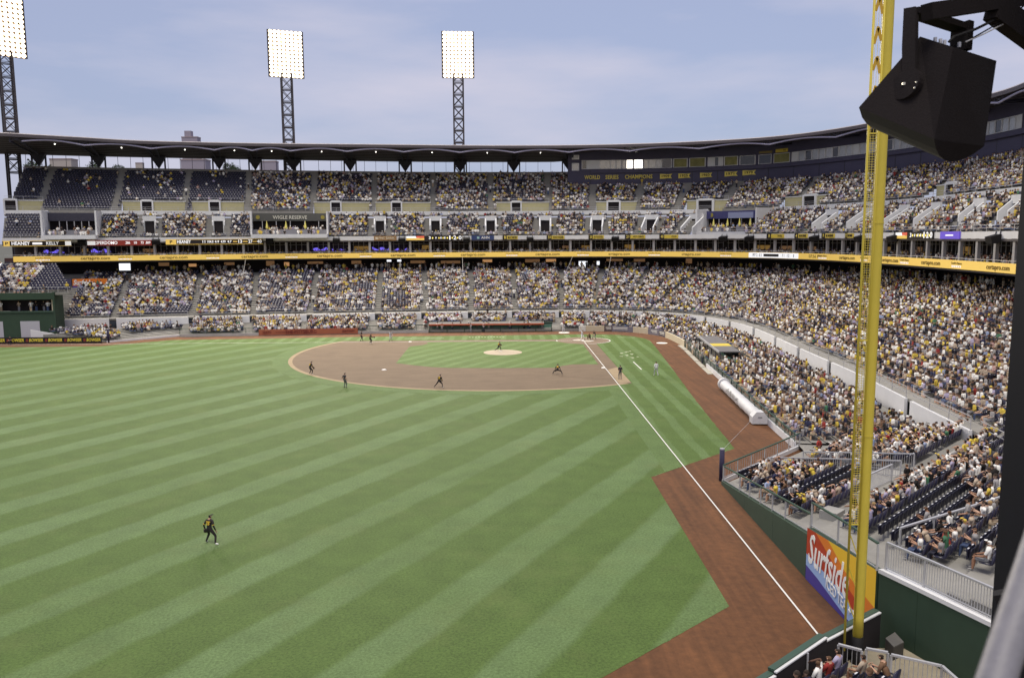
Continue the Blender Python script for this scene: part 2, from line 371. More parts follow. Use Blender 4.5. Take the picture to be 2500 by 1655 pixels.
GR = [(2.9, 73.85), (3.03, 93.4), (9.3, 99.1), (17, 105.5), (42, 116.5), (75, 108), (102, 78), (104, 30), (97.5, 3.2), (89.4, 2.9), (74.5, 2.5), (66.3, -4.6), (52, -5.6), (40, -6.8), (25, -7.4), (10.4, -7.9), (0, -8.4), (-4, -8.1), (-6.6, -7.2), (-8.7, -5), (-10.0, -2.2), (-10.4, .5), (-9.9, 8), (-8.2, 28), (-6.4, 48), (-4.98, 66.4)]
struct('foul_ground_grass', MB().poly(rough(GR), g_foul, .004), 'mown grass between the foul lines and the track')
# fair territory outfield: inside the foul lines and beyond the infield arc
FAIR = [(0, 71.02), (2.78, 73.6), (2.90, 93.3), (9.16, 98.98), (17, 105.35), (42, 116.3), (74.8, 107.8), (101.8, 78), (103.8, 30), (97.4, 3.3), (89.4, 3.0), (74.5, 2.6), (71.5, 0)] + [(41.6, 0)] + arc(RUB[0], RUB[1], 31.2, -24.7, 114.7, 40) + [(0, 41.6)]
struct('outfield_grass', MB().poly(FAIR, g_out, .008), 'striped mown grass of the outfield')
# mown border bands along the line, the track and the infield arc
bd = MB(); bd.poly([(.12, 41.8), (1.5, 41.6), (1.6, 72.6), (.12, 71.25)], g_edge, .012)
bd.strip([[(a[0], a[1], .014), (b[0], b[1], .014)] for a, b in zip(arc(RUB[0], RUB[1], 28.7, -26.5, 116.5, 48), arc(RUB[0], RUB[1], 31.0, -24.6, 114.6, 48))], g_edge)
struct('grass_border', bd, 'unstriped border band of grass beside the track')
dirt = [(-1.6, 37.7)] + arc(RUB[0], RUB[1], 28.96, 120.4, -30.4, 56) + [(37.7, -1.6), (-1.6, -1.6)]
struct('infield_dirt', MB().poly(dirt, dirtm, .016), 'brown skinned infield dirt')
lip = MB().strip([[(a[0], a[1], .02), (b[0], b[1], .02)] for a, b in zip(arc(RUB[0], RUB[1], 28.45, -29.5, 119.5, 56), arc(RUB[0], RUB[1], 29.0, -29.5, 119.5, 56))], dirtdry)
lip.poly([(-1.6, 37.4), (-1.6, 26.6), (-.15, 28.6), (-.15, 38.1)], dirtdry, .02)
struct('dry_dirt_lip', lip, 'pale dry lip of dirt where infield meets grass')
ig = [(.5, 4.6), (.5, 24.3), (2.2, 24.0), (4.0, 24.2), (5.2, 25.2), (6.2, 26.75), (14.5, 26.6), (19.5, 26.2), (21.8, 25.4), (24.2, 23.8), (25.8, 22.5), (26.65, 22.0), (26.7, 6.4), (26.5, 5.4), (24.9, 4.2), (24.2, 2.4), (24.6, .5), (4.6, .5), (3.6, 2.2), (2.2, 3.6)]
struct('infield_grass', MB().poly(rough(ig), g_in, .022), 'mown infield grass inside the base paths')
hc = MB().poly(arc(0, 0, 4.15, 0, 360, 48)[:-1], mat('home circle dirt', (.175, .128, .090), .95, .1, 4, .3), .026)
struct('home_plate_circle', hc, 'round dirt area about home plate')
cl = MB()
for r0, r1, a0, a1 in ((4.12, 4.26, 95, 260), (4.12, 4.26, -10, 10)):
    cl.strip([[(a[0], a[1], .03), (b[0], b[1], .03)] for a, b in zip(arc(0, 0, r0, a0, a1, 30), arc(0, 0, r1, a0, a1, 30))], chalk)
cl.poly([(-.042, 1.75), (.042, 1.75), (.042, 98.9), (-.042, 98.9)], chalk, .032)
cl.poly([(1.75, -.06), (97, -.06), (97, .06), (1.75, .06)], chalk, .032)
struct('foul_line', cl, 'white chalk foul lines and the home circle edge')
bxs = MB()
u1, u2 = np.array([.7071, .7071]), np.array([.7071, -.7071])      # towards the mound, towards the first base side
for sgn in (-1, 1):
    o = u2 * sgn * .95
    for (a, b, c_, d_) in ((-.95, .95, -.62, -.40), (-.95, .95, .40, .62), (-.95, -.75, -.62, .62), (.75, .95, -.62, .62)):
        bxs.poly([tuple(o + u1 * q + u2 * r_) for q, r_ in ((a, c_), (b, c_), (b, d_), (a, d_))], chalk, .036)
    bxs.poly([tuple(o + u1 * q + u2 * r_) for q, r_ in ((-.7, -.35), (.7, -.35), (.7, .35), (-.7, .35))], mat('scuffed chalk', (.42, .36, .28), .95, .2, 5), .034)
struct('batters_box', bxs, 'scuffed white batter boxes beside home plate')
pl = MB().poly([tuple(u1 * a + u2 * b) for a, b in ((.43, -.22), (.43, .22), (.21, .22), (0, 0), (.21, -.22))][::-1], rubber, .045)
one('home_plate', 'white rubber home plate in the dirt circle', 'plate', pl)
# coach boxes and painted marks on the grass
cb = MB()
for a, b in (((-4.3, 22.2), (-4.3, 28.6)), ((22.2, -4.3), (28.6, -4.3))):
    d = .06
    if a[0] == b[0]: cb.poly([(a[0] - d, a[1]), (a[0] + d, a[1]), (b[0] + d, b[1]), (b[0] - d, b[1])], chalk, .012)
    else: cb.poly([(a[0], a[1] - d), (b[0], b[1] - d), (b[0], b[1] + d), (a[0], a[1] + d)], chalk, .012)
paint = mat('faded white paint', (.36, .40, .27), .95, .35, 7)
for i in range(13):
    x, y = -5.6 + .42 * (i % 5) + .2 * math.sin(i * 3), 12.2 + i * .55
    cb.poly([(x, y), (x + .3 + .25 * (i % 2), y - .1), (x + .35, y + .34), (x + .05, y + .42)], paint, .012)
for i in range(12):
    x, y = 12.4 + i * .5, -5.6 + .2 * math.cos(i * 5)
    cb.poly([(x, y), (x + .3, y - .05), (x + .34, y + .4), (x + .06, y + .5)], paint, .012)
for (x, y, l) in ((-4.2, -6.0, 3.0), (-8.6, -3.4, 2.6)):
    cb.poly([(x, y), (x + l, y - .7), (x + l, y - .48), (x, y + .2)], paint, .012)
struct('field_marking', cb, 'coach box lines and faded painted marks on the grass')
mo = MB(); rings = [(2.74, .03), (2.3, .08), (1.5, .17), (.8, .245), (.0, .25)]
mo.strip([[(12.71 + r * math.cos(a), 12.71 + r * math.sin(a), z) for a in np.linspace(0, 2 * math.pi, 37)] for r, z in rings], moundm)
struct('pitchers_mound', mo, 'pale raised clay pitching mound')
one('pitching_rubber', 'white pitching rubber on the mound', 'rubber slab', MB().box((13.04, 13.04, .255), (.61, .15, .03), rubber, rad(-45)))
for (x, y, a, lb) in ((.22, BASE - .22, 0, 'white base beside the foul line near an umpire'), (BASE, BASE, rad(45), 'white base alone in the middle of the dirt'), (BASE - .22, .22, 0, 'white base at the far edge of the dirt')):
    b = MB(); k = .23; t = .19; co, si = math.cos(a), math.sin(a)
    q = lambda h: [(x + (i * co - j * si) * h, y + (i * si + j * co) * h) for i, j in ((-1, -1), (1, -1), (1, 1), (-1, 1))]
    b.hexa([(*c_, .016) for c_ in q(k)], [(*c_, .10) for c_ in q(t)], rubber)
    one('base', lb, 'base', b, 'bases of the diamond')
od = MB().poly(arc(-11.7, 3.6, .85, 0, 360, 24)[:-1], mat('on deck mat', (.72, .70, .62), .9, .15, 6), .006)
one('on_deck_mat', 'round pale mat on the dirt beside the tan wall', 'mat', od, 'on deck mats')
_p = at_z(1377, 812, 0)
one('on_deck_mat', 'round white mat on the dirt in front of the orange roofed dugout', 'mat', MB().poly(arc(_p[0], _p[1], .95, 0, 360, 24)[:-1], chalk, .006), 'on deck mats')

# ------------------------------------------------------------------ walls round the field
def fence(name, label, pts, z0, z1, mpost, mrail, bar=.12, group=None, lower=None, postw=.07, railw=.10):
    """railing with a top rail, a bottom rail, posts and thin uprights; pts in plan, z0/z1 per point"""
    r = thing(name, label, 'fence' if 'fence' in name else 'railing', (pts[0][0], pts[0][1], z0[0]), 0, group)
    pts = [np.array(q, float) for q in pts]
    t = MB(); b = MB(); u = MB()
    for i in range(len(pts) - 1):
        A0, B0 = np.r_[pts[i], z0[i]], np.r_[pts[i + 1], z0[i + 1]]; A1, B1 = np.r_[pts[i], z1[i]], np.r_[pts[i + 1], z1[i + 1]]
        t.beam(A1, B1, railw, .07, mrail); b.beam(A0 + (0, 0, .1), B0 + (0, 0, .1), .04, .04, mpost)
        ln = np.linalg.norm(pts[i + 1] - pts[i]); n = max(1, int(ln / 1.9))
        for k in range(n + (i == len(pts) - 2)):
            f = k / n; p = MB().beam(A0 + (B0 - A0) * f, A1 + (B1 - A1) * f - (0, 0, .03), postw, postw, mpost, (1, 0, 0)); p.build('post', r)
        if bar:
            m_ = max(2, int(ln / bar))
            for k in range(1, m_):
                f = k / m_; u.beam(A0 + (B0 - A0) * f + (0, 0, .1), A1 + (B1 - A1) * f - (0, 0, .04), .018, .018, mpost, (1, 0, 0))
    t.build('top_rail', r); b.build('bottom_rail', r)
    if u.v: tag(u.build('baluster', r), kind='stuff')
    return r
# low wall along the front row, in panels
def along(s0, s1, o, n): return [tuple(P2(np.array([s]), val(o, s))[0]) for s in np.linspace(s0, s1, n)]
_fy = P2(SB, OF)
S_J3 = float(SB[np.argmin(np.abs(_fy[:, 1] - 66.6) + 1e3 * (SB > LEN / 2))]); S_J1 = float(SB[np.argmin(np.abs(_fy[:, 0] - 66.6) + 1e3 * (SB < LEN / 2))])
sD3a, sD3b = [float(SB[np.argmin(np.abs(_fy[:, 1] - q) + 1e3 * (SB > LEN / 2))]) for q in (27.5, 8.5)]
sX = lambda x: float(SB[np.argmin(np.abs(_fy[:, 0] - x) + 1e3 * (SB < LEN / 2))])
sBSa, sD1a, sD1b, sRed0, sRed1 = s_px(1413, OF, 0), s_px(1349, OF, 0), s_px(1047, OF, 0), s_px(874, OF, 0), s_px(632, OF, 0)
# stand wall on the third base side by the tarpaulin
r = thing('field_wall', 'low green topped wall behind the rolled tarpaulin', 'wall', P3(S_J3, OF, 0))
mb = MB(); ribbon(mb, S_J3, sD3a, OF, OF + .2, 0, .55, whitewall); mb.build('base_wall', r)
fence('field_fence', 'dark green mesh rail in front of the seats by the tarpaulin', along(S_J3 + .1, sD3a, OF + .1, 9), [.55] * 9, [1.15] * 9, greenrail, greenrail, .25)
# backstop: tan stone panels and advertising panels
bsr = thing('backstop_wall', 'low tan stone wall with small advertising panels behind home plate', 'wall', P3(sBSa, OF, 0))
edges = [sD3b] + [s_px(u, OF, .5) for u in (1660, 1624, 1608, 1582, 1545, 1494, 1475, 1430, 1413)]
kinds = ['t', 't', 'l', 'd', 't', 'd', 'k', 't', 'w']
adm = {'t': tan, 'l': mat('dark ad panel', (.10, .09, .10), .6), 'd': mat('slate ad panel', (.16, .155, .19), .6), 'k': mat('brown ad panel', (.11, .085, .08), .6), 'w': mat('white ad panel', (.60, .60, .56), .7)}
for i, k in enumerate(kinds):
    a, b = sorted((edges[i], edges[i + 1])); mb = MB(); ribbon(mb, a + .03, b - .03, OF, OF + .25, 0, .95, adm[k], 1.0)
    p = mb.build('wall_panel', bsr)
    if k in 'ldk':
        mb = MB(); s_a, s_b = a + (b - a) * .14, b - (b - a) * .14
        for zz, hh, q in ((.60, .16, 1.0), (.38, .10, .9)):
            ribbon(mb, s_a, s_a + (s_b - s_a) * q, OF - .02, OF, zz, zz + hh, adm['w'], 1.0)
        mb.build('faded_print', p)
# first base side: low white wall with green rails, red banner
r = thing('field_wall', 'low white wall with green rails along the far seats', 'wall', P3(sRed1, OF, 0))
for a, b in ((sD1b + .1, sRed0), (sRed0, sRed1), (sRed1, S_J1)):
    mb = MB(); ribbon(mb, a + .02, b - .02, OF, OF + .25, 0, .5, mat('weathered pale wall', (.40, .39, .37), .85, .12, 2, dirt=.2)); mb.build('wall_panel', r)
for a, b in ((sD1b + .2, sRed0), (sRed1, S_J1)):
    n = max(3, int(abs(b - a) / 5)); fence('field_fence', 'dark green rail on the low white wall ' + ('beside the red banner' if a < sRed0 else 'between red banner and padded post'), along(a, b, OF + .1, n), [.5] * n, [1.35] * n, greenrail, greenrail, .5)
rb = thing('banner', 'long orange red banner lettered with the team name on the low wall', 'banner', P3(sRed0, OF, .1))
orange = mat('orange red banner', (.33, .105, .055), .7, .06, 2); mb = MB(); ribbon(mb, sRed0, sRed1, OF - .07, OF - .03, .08, 1.02, orange); mb.build('cloth', rb)
dkred = mat('dark banner lettering', (.14, .02, .02), .7)
for f_, w_, b_, hh in ((.58, 8.6, 'THE PITTSBURGH PIRATES', .66), (.915, 2.2, 'SEATGEEK', .34), (.10, 2.3, 'SEATGEEK', .40)):
    s_ = sRed1 + (sRed0 - sRed1) * f_
    text(b_, P3(s_, OF, .55) - nrm(s_) * .10, -tng(s_), (0, 0, 1), .5, dkred, rb, width=w_, height=hh, bold=.01)
s_ = sRed1 + (sRed0 - sRed1) * .27; mb = MB(); ribbon(mb, s_ - 2.2, s_ + 2.2, OF - .10, OF - .08, .50, .58, dkred); mb.build('faded_print', rb)
# netting post pads at the two corners
def pad_post(x, y, lb):
    r = thing('padded_post', lb, 'post', (x, y, 0), 0, 'padded posts at the stand corners')
    MB().tube([(x, y, 0), (x, y, 2.15)], .17, mat('navy padding', (.03, .025, .06), .8, .15, 5), 12).build('pad', r, True)
    MB().tube([(x, y, 2.15), (x, y, 2.22)], .16, galv, 10).build('cap', r)
pad_post(-1.75, 74.7, 'thick dark padded post at the corner of the green wall by the track')
pad_post(75.2, -1.9, 'thick dark padded post at the end of the black lettered fence')
one('guy_cable', 'thin cable from the rolled tarpaulin to the padded post', 'cable', MB().tube([at_d(1835, 1025, 62), (-1.75, 74.7, 2.1)], .012, galv, 4))

# rolled tarpaulin on its drum beside the wall
pa = np.array([-10.68, 42.6, 0]); pb = np.array([-9.45, 57.6, 0]); ax = (pb - pa) / np.linalg.norm(pb - pa)
r = thing('tarpaulin_roll', 'long white rolled field tarpaulin lying along the low green wall', 'tarpaulin', pa)
tarp = mat('white tarpaulin', (.56, .56, .58), .6, .06, 3, .6, dirt=.12)
n = 26; pts = [pa + (pb - pa) * i / n + np.array([0, 0, .58]) for i in range(n + 1)]
mb = MB().tube(pts, [.50 + .03 * math.sin(i * 1.9) + .03 * random.random() for i in range(n + 1)], tarp, 14); mb.build('sheet_roll', r, True)
MB().tube([pa + (0, 0, .64) - ax * .45, pa + (0, 0, .64) + ax * .05], .64, tarp, 16).build('end_drum', r, True)
side = np.array([ax[1], -ax[0], 0])
for k in (0,):
    e = MB(); o = pb + ax * .10; wdt = .66
    prof = [(-wdt, .12), (wdt, .12), (wdt, .72), (wdt * .45, 1.16), (-wdt * .45, 1.16), (-wdt, .72)]
    A = [o + side * a + np.array([0, 0, b]) for a, b in prof]; B = [q + ax * 1.1 for q in A]
    e.add(A + B, [tuple(range(5, -1, -1)), tuple(range(6, 12))] + [(i, (i + 1) % 6, 6 + (i + 1) % 6, 6 + i) for i in range(6)], tarp); e.build('end_box', r)
    MB().box(o + ax * 1.11 + np.array([0, 0, .7]), (.35, .03, .04), black, math.atan2(side[1], side[0])).build('handle', r)
pm = mat('faded grey print', (.20, .19, .18), .9, .3, 6); mb = MB()
for i in range(16):
    f = .22 + .026 * i; c0 = pa + (pb - pa) * f + np.array([0, 0, .58]); hgt = .25 + .5 * abs(math.sin(i * 2.3)) * (1.25 - i * .05)
    for k in range(2):
        a0 = .05 + .28 * k + .12 * math.sin(i * 4.1); a1 = a0 + hgt * .55; q = []
        for aa, dx in ((a0, 0), (a0, .16), (a1, .30), (a1, .12)):
            q.append(c0 + side * 0 + ax * dx + np.array([math.cos(aa) * .555, 0, math.sin(aa) * .555]))
        mb.add(q, [(0, 1, 2, 3)], pm)
tag(mb.build('faded_print', r), kind='stuff')

# ------------------------------------------------------------------ dugouts
def bench_row(mb, a, b, z, m):
    mb.beam(a + (0, 0, z), b + (0, 0, z), .35, .06, m); mb.beam(a + (0, 0, z + .45), b + (0, 0, z + .45), .05, .3, m)
r = thing('dugout', 'far dugout with thin orange red roof edge and green benches', 'dugout', P3(sD1a, OF, 0))
mb = MB(); ribbon(mb, sD1a + 2.0, sD1b, OF + .2, OF + 4.2, 1.28, 1.44, mat('dark dugout roof', (.09, .085, .085), .8, .1, 2)); mb.build('roof', r); mb = MB(); ribbon(mb, sD1a + 2.0, sD1b, OF + .05, OF + .2, 1.22, 1.46, mat('orange red roof edge', (.42, .10, .045), .7, .08, 2)); mb.build('roof_edge', r)
mb = MB(); ribbon(mb, sD1a, sD1b, OF + 3.6, OF + 3.9, -.05, 1.28, mat('dark green dugout wall', (.02, .045, .035), .8)); mb.build('back_wall', r)
for o in (1.2, 2.6):
    mb = MB(); ss = run(sD1a + .3, sD1b - .3, 3)
    for a, b in zip(ss[:-1], ss[1:]): bench_row(mb, P3(a, OF + o, 0), P3(b - .35, OF + o, 0), .32, mat('green bench', (.05, .16, .12), .6))
    mb.build('bench', r)
for s_ in np.linspace(sD1a + .3, sD1b - .2, 8): MB().beam(P3(s_, OF + .3, 0), P3(s_, OF + .3, 1.28), .14, .14, greenrail, (1, 0, 0)).build('post', r)
mb = MB(); 
for zz in (.12, .55, 1.0): 
    ss = run(sD1a, sD1b, 2)
    for a, b in zip(ss[:-1], ss[1:]): mb.beam(P3(a, OF + .12, zz), P3(b, OF + .12, zz), .05, .06, greenrail)
mb.build('front_rail', r)
# third base dugout
r = thing('dugout', 'near dugout with dark roof panels and one yellow panel', 'dugout', P3(sD3a, OF, 0))
RZ = 1.75
roofm = mat('slate dugout roof', (.14, .135, .14), .7, .1, 2); ylp = mat('yellow roof panel', (.55, .43, .06), .7)
nn_ = 6
for i in range(nn_):
    a = sD3a + 2.5 + (sD3b - sD3a - 3.5) * i / nn_; b = sD3a + 2.5 + (sD3b - sD3a - 3.5) * (i + 1) / nn_
    mb = MB(); ribbon(mb, a + .04, b - .04, OF + 2.0, OF + 4.6, RZ - .15, RZ, ylp if i == 2 else roofm); mb.build('roof_panel', r)
mb = MB(); ribbon(mb, sD3a + 2.5, sD3b - 1, OF + 1.85, OF + 2.0, RZ - .2, RZ + .04, galv); mb.build('roof_edge', r)
mb = MB(); ribbon(mb, sD3a + 1, sD3b - 1, OF + 4.5, OF + 4.7, 0, RZ - .15, darkin); mb.build('back_wall', r)
mb = MB(); ss = run(sD3a + 1.5, sD3b - 1.5, 3)
for a, b in zip(ss[:-1], ss[1:]): bench_row(mb, P3(a, OF + 3.2, 0), P3(b - .3, OF + 3.2, 0), .4, mat('green bench', (.05, .16, .12), .6))
mb.build('bench', r)
for s_ in np.linspace(sD3a + 2.5, sD3b - 1, 6): MB().beam(P3(s_, OF + 2.1, 0), P3(s_, OF + 2.1, RZ - .15), .12, .12, steel, (1, 0, 0)).build('post', r)
fence('dugout_fence', 'green topped rail in front of the near dugout', along(sD3a, sD3b, OF + .1, 9), [.05] * 9, [1.1] * 9, greenrail, greenrail, .3)
ap = thing('dugout_step', 'row of pale concrete aprons along the foot of the near dugout rail', 'step', P3(sD3a, OF - .5, 0))
for i in range(5):
    a = sD3a - 6 + (sD3b - sD3a + 8) * i / 5; b = a + (sD3b - sD3a + 8) / 5
    mb = MB(); ribbon(mb, a + .2, b - .2, OF - .62, OF - .02, .01, .07 + .01 * i, mat('pale apron concrete', (.36, .34, .29), .9, .1, 3), 1.5); mb.build('apron_slab', ap)

# ------------------------------------------------------------------ corner stand in left field (and its mirror in right field)
CN = np.array([-.70, .714]); CR = np.array([-.714, -.70]); CC = np.array([-1.55, 75.4])
def cz(d): return .17 + .18 * d
def wall_x(y): return np.interp(y, [75, 90.4, 97.3, 99.0, 101.7, 106.2, 111], [-1.55, -1.55, -1.75, -2.4, -3.4, -5.2, -7.4])
def t_wall(d, gap=.35):
    t = -.98 * d - .5
    while True:
        q = CC + CN * d + CR * t
        if q[0] < wall_x(q[1]) - gap: return t
        t += .05
def s_of(q):
    f = ((q - RB) * TB).sum(1); k = np.where((f[:-1] >= 0) & (f[1:] < 0))[0]; return SB[k[0]] if len(k) else 0
def t_far(d):
    if d > 11.5: return 26.0
    t = 11.5
    while t < 22 and s_of(CC + CN * d + CR * t) < S_J3 + .3: t += .25
    return t
def corner(d, t, mir=False):
    q = CC + CN * d + CR * t
    return q[::-1].copy() if mir else q
def corner_stand(mir, lab):
    M2 = (lambda q: (q[1], q[0])) if mir else (lambda q: (q[0], q[1]))
    r = thing('corner_stand', lab, 'grandstand', (*M2(CC), 0))
    mb = MB(); nr = 8 if mir else 27
    for i in range(nr):
        d0, d1 = .6 + .85 * i, .6 + .85 * (i + 1); z = cz(d0)
        t1 = t_far(d0)
        a, b, c_, e = [M2(CC + CN * d + CR * t) for d, t in ((d0, t_wall(d0)), (d0, t1), (d1, t1), (d1, t_wall(d1)))]
        mb.hexa([(*a, z - 1.0), (*b, z - 1.0), (*c_, z - 1.0), (*e, z - 1.0)], [(*a, z), (*b, z), (*c_, z), (*e, z)], concrete)
    mb.build('terrace', r)
    # wall along the line: green padding, rising with the rows, in panels
    Y = [75.4, 80.5, 85.6, 90.4] if not mir else [75.4]
    for y0, y1 in zip(Y[:-1], Y[1:]):
        m_ = MB(); za, zb = .2 + (y0 - 75.4) * .131, .2 + (y1 - 75.4) * .131
        m_.hexa([(*M2((-1.55, y0)), -.02), (*M2((-1.55, y1 - .02)), -.02), (*M2((-1.85, y1 - .02)), -.02), (*M2((-1.85, y0)), -.02)], [(*M2((-1.55, y0)), za), (*M2((-1.55, y1 - .02)), zb), (*M2((-1.85, y1 - .02)), zb), (*M2((-1.85, y0)), za)], greenpad)
        m_.build('wall_pad', r)
    m_ = MB(); m_.hexa([(*M2((-1.6, 75.35)), -.02), (*M2((-1.85, 75.2)), -.02), (*M2((-10.0, 66.7)), -.02), (*M2((-9.8, 66.5)), -.02)], [(*M2((-1.6, 75.35)), .3), (*M2((-1.85, 75.2)), .3), (*M2((-10.0, 66.7)), .3), (*M2((-9.8, 66.5)), .3)], whitewall); m_.build('front_wall', r)
    return r
cs = corner_stand(False, 'left field corner stand with angled seat rows behind a green padded wall')
def rise(y): return .2 + (y - 75.4) * .131
ys = [75.4, 79, 83, 87, 90.4]
fence('corner_railing', 'green topped glass rail on the rising padded wall', [(-1.7, y) for y in ys], [rise(y) for y in ys], [rise(y) + 1.0 for y in ys], galv, greenrail, .0)
fence('corner_railing', 'green topped mesh rail across the front of the corner stand', [(-1.7, 75.3), (-4.4, 72.5), (-7.2, 69.6), (-9.9, 66.7)], [.3] * 4, [1.25] * 4, galv, greenrail, .32)
# taller wall by the foul pole with the advertisement, then the plain green wall bending away
WT = [(-1.55, 90.45, 2.45), (-1.62, 93.5, 2.85), (-1.75, 97.3, 3.2)]
gw = thing('corner_wall', 'tall dark green wall behind the foul pole', 'wall', (-1.75, 97.3, 0))
for (x0, y0, z0), (x1, y1, z1) in (((-1.75, 97.3, 3.2), (-2.4, 99.0, 3.2)), ((-2.4, 99.0, 3.2), (-3.4, 101.7, 3.2)), ((-3.4, 101.7, 3.2), (-5.2, 106.2, 3.2)), ((-5.2, 106.2, 3.2), (-7.4, 111.0, 3.2))):
    ox = -.3
    MB().hexa([(x0, y0 + .01, -.3), (x1, y1 - .01, -.3), (x1 + ox, y1 - .01, -.3), (x0 + ox, y0 + .01, -.3)], [(x0, y0 + .01, z0), (x1, y1 - .01, z1), (x1 + ox, y1 - .01, z1), (x0 + ox, y0 + .01, z0)], greenpad).build('wall_pad', gw)
    MB().hexa([(x0 + .04, y0, z0), (x1 + .04, y1, z1), (x1 + ox, y1, z1), (x0 + ox, y0, z0)], [(x0 + .04, y0, z0 + .16), (x1 + .04, y1, z1 + .16), (x1 + ox, y1, z1 + .16), (x0 + ox, y0, z0 + .16)], whitewall).build('coping', gw)
# advertisement panel
ad = thing('advertisement', 'striped orange and blue iced tea advertisement on the wall behind the yellow pole', 'advertisement', (-1.5, 90.6, 0))
y0, y1, zt0, zt1 = 90.5, 97.2, 2.52, 3.25
MB().hexa([(-1.53, y0, 0), (-1.70, y1, 0), (-2.0, y1, 0), (-1.83, y0, 0)], [(-1.53, y0, zt0), (-1.70, y1, zt1), (-2.0, y1, zt1), (-1.83, y0, zt0)], greenpad).build('wall', ad)
def adq(f, h):     # f along (0..1), h height fraction
    zt = zt0 + (zt1 - zt0) * f; return (-1.515 - .17 * f, y0 + (y1 - y0) * f, h * zt + .02)
bands = [('deep orange ad stripe', (.44, .040, .012), [(0, 1.0), (.14, 1.0), (.5, .62), (.86, .36), (1, .30), (1, .02), (.62, .34), (.3, .43), (0, .50)]),
         ('orange ad stripe', (.70, .19, .02), [(.14, 1.0), (.34, 1.0), (.6, .70), (1, .52), (1, .30), (.86, .36), (.5, .62)]),
         ('yellow ad stripe', (.80, .50, .03), [(.34, 1.0), (1, 1.0), (1, .52), (.6, .70)]),
         ('light blue ad stripe', (.30, .45, .75), [(0, .50), (.3, .43), (.62, .34), (1, .02), (.82, .0), (.5, .10), (.2, .22), (0, .28)]),
         ('violet blue ad stripe', (.06, .045, .28), [(0, .28), (.2, .22), (.5, .10), (.82, .0), (0, .0)])]
for nm, c_, pg in bands:
    mm_ = MB(); pts = [adq(*q) for q in pg]; tri = tessellate_polygon([[Vector((q[1], q[2], 0)) for q in pts]]); mm_.add(pts, tri, mat(nm, c_, .5)); mm_.build('stripe', ad)
wht = mat('white lettering', (.82, .82, .80), .6)
text('Surfside', (-1.565, y0 + 2.3, 1.62), (-.025, 1, .0), (0, 0, 1), 1.2, wht, ad, width=4.2, height=1.5, bold=.012, shear=.25)
text('ICED TEA + VODKA', (-1.60, y0 + 4.5, .62), (-.025, 1, -.10), (0, 0, 1), .5, wht, ad, width=4.4, height=.46, bold=.0)
ysr = [90.5, 93.5, 97.2]
fence('corner_railing', 'green topped glass rail above the advertisement', [(-1.7, y) for y in ysr], [2.55, 2.9, 3.25], [3.75, 4.05, 4.35], galv, greenrail, .0)
fence('corner_railing', 'silver baluster rail along the top of the tall green wall', [(-1.95, 97.4), (-2.6, 99.0), (-3.6, 101.7), (-5.4, 106.2)], [3.36] * 4, [4.45] * 4, galv, galv, .11)
# rails, ramp and cross aisle within the corner stand
def crail(lb, q, h, bar): 
    p = [CC + CN * d + CR * t for d, t in q]; return fence('corner_railing', lb, p, [cz(d) for d, t in q], [cz(d) + h for d, t in q], galv, galv, bar)
crail('silver rail along the ramp beside the lower corner block', [(1.6, 3.2), (6, 3.0), (10.3, 2.6)], 1.0, .14)
crail('silver rail on the far side of the ramp in the corner stand', [(3.2, 5.0), (7, 4.8), (10.4, 4.5)], 1.05, .14)
crail('silver two bar rail above the lowest upper row of the corner stand', [(15.2, -11.4), (16.6, -7.5), (17.6, -4.5)], .95, 0)
crail('silver rail beside the cross aisle of the corner stand', [(10.0, -1.5), (10.2, 1.5)], 1.0, .14)
lightcon = mat('light concrete', (.34, .33, .31), .9, .1, 3, .2, dirt=.15)
def cslab(nm, q, z0, z1, m):
    p = [CC + CN * d + CR * t for d, t in q]; return MB().hexa([(*k, z0) for k in p], [(*k, z1) for k in p], m).build(nm, cs)
cslab('aisle_kerb', [(11.15, -7.5), (11.15, 12.5), (11.3, 12.5), (11.3, -7.5)], 1.0, cz(11.2) + .30, lightcon)
cslab('ramp', [(2.0, 3.25), (2.0, 4.75), (10.0, 4.45), (10.0, 2.75)], .1, cz(2.6), lightcon)
cslab('ramp_landing', [(8.6, -1.6), (8.6, 4.4), (10.9, 4.4), (10.9, -1.6)], .5, cz(9.6), lightcon)
cslab('stair_block', [(9.9, -7.4), (9.9, -6.4), (10.8, -6.4), (10.8, -7.4)], 1.0, cz(10.3) + .38, lightcon)
MB().poly([(-9.8, 66.6), (-12, 66.0), (-21, 72), (-26, 80), (-16, 90), (-8, 80)], concrete, .35).build('gusset_floor', cs)
# black lettered fence in the right field corner
cs2 = corner_stand(True, 'right field corner stand beyond the black lettered fence')
bf = thing('outfield_fence', 'low black fence with repeated yellow lettering in the far right field corner', 'fence', (97, -1.3, 0))
blk = mat('black fence board', (.012, .011, .013), .6); ybr = mat('bright yellow lettering', (.75, .62, .06), .6); mrn = mat('maroon smear', (.20, .035, .02), .7)
for i in range(9):
    x0 = 76.0 + i * 3.0
    MB().hexa([(x0 + .01, -1.45, 0), (x0 + 2.99, -1.45, 0), (x0 + 2.99, -1.30, 0), (x0 + .01, -1.30, 0)], [(x0 + .01, -1.45, 1.0), (x0 + 2.99, -1.45, 1.0), (x0 + 2.99, -1.30, 1.0), (x0 + .01, -1.30, 1.0)], blk).build('board', bf)
    text('BOWSER', (x0 + 1.25, -1.27, .52), (-1, 0, 0), (0, 0, 1), .6, ybr, bf, width=2.2, height=.5, bold=.012, shear=.2)
    MB().hexa([(x0 + 2.45, -1.295, .3), (x0 + 2.85, -1.295, .3), (x0 + 2.85, -1.28, .3), (x0 + 2.45, -1.28, .3)], [(x0 + 2.45, -1.295, .75), (x0 + 2.8, -1.295, .75), (x0 + 2.8, -1.28, .75), (x0 + 2.45, -1.28, .75)], mrn).build('red_mark', bf)

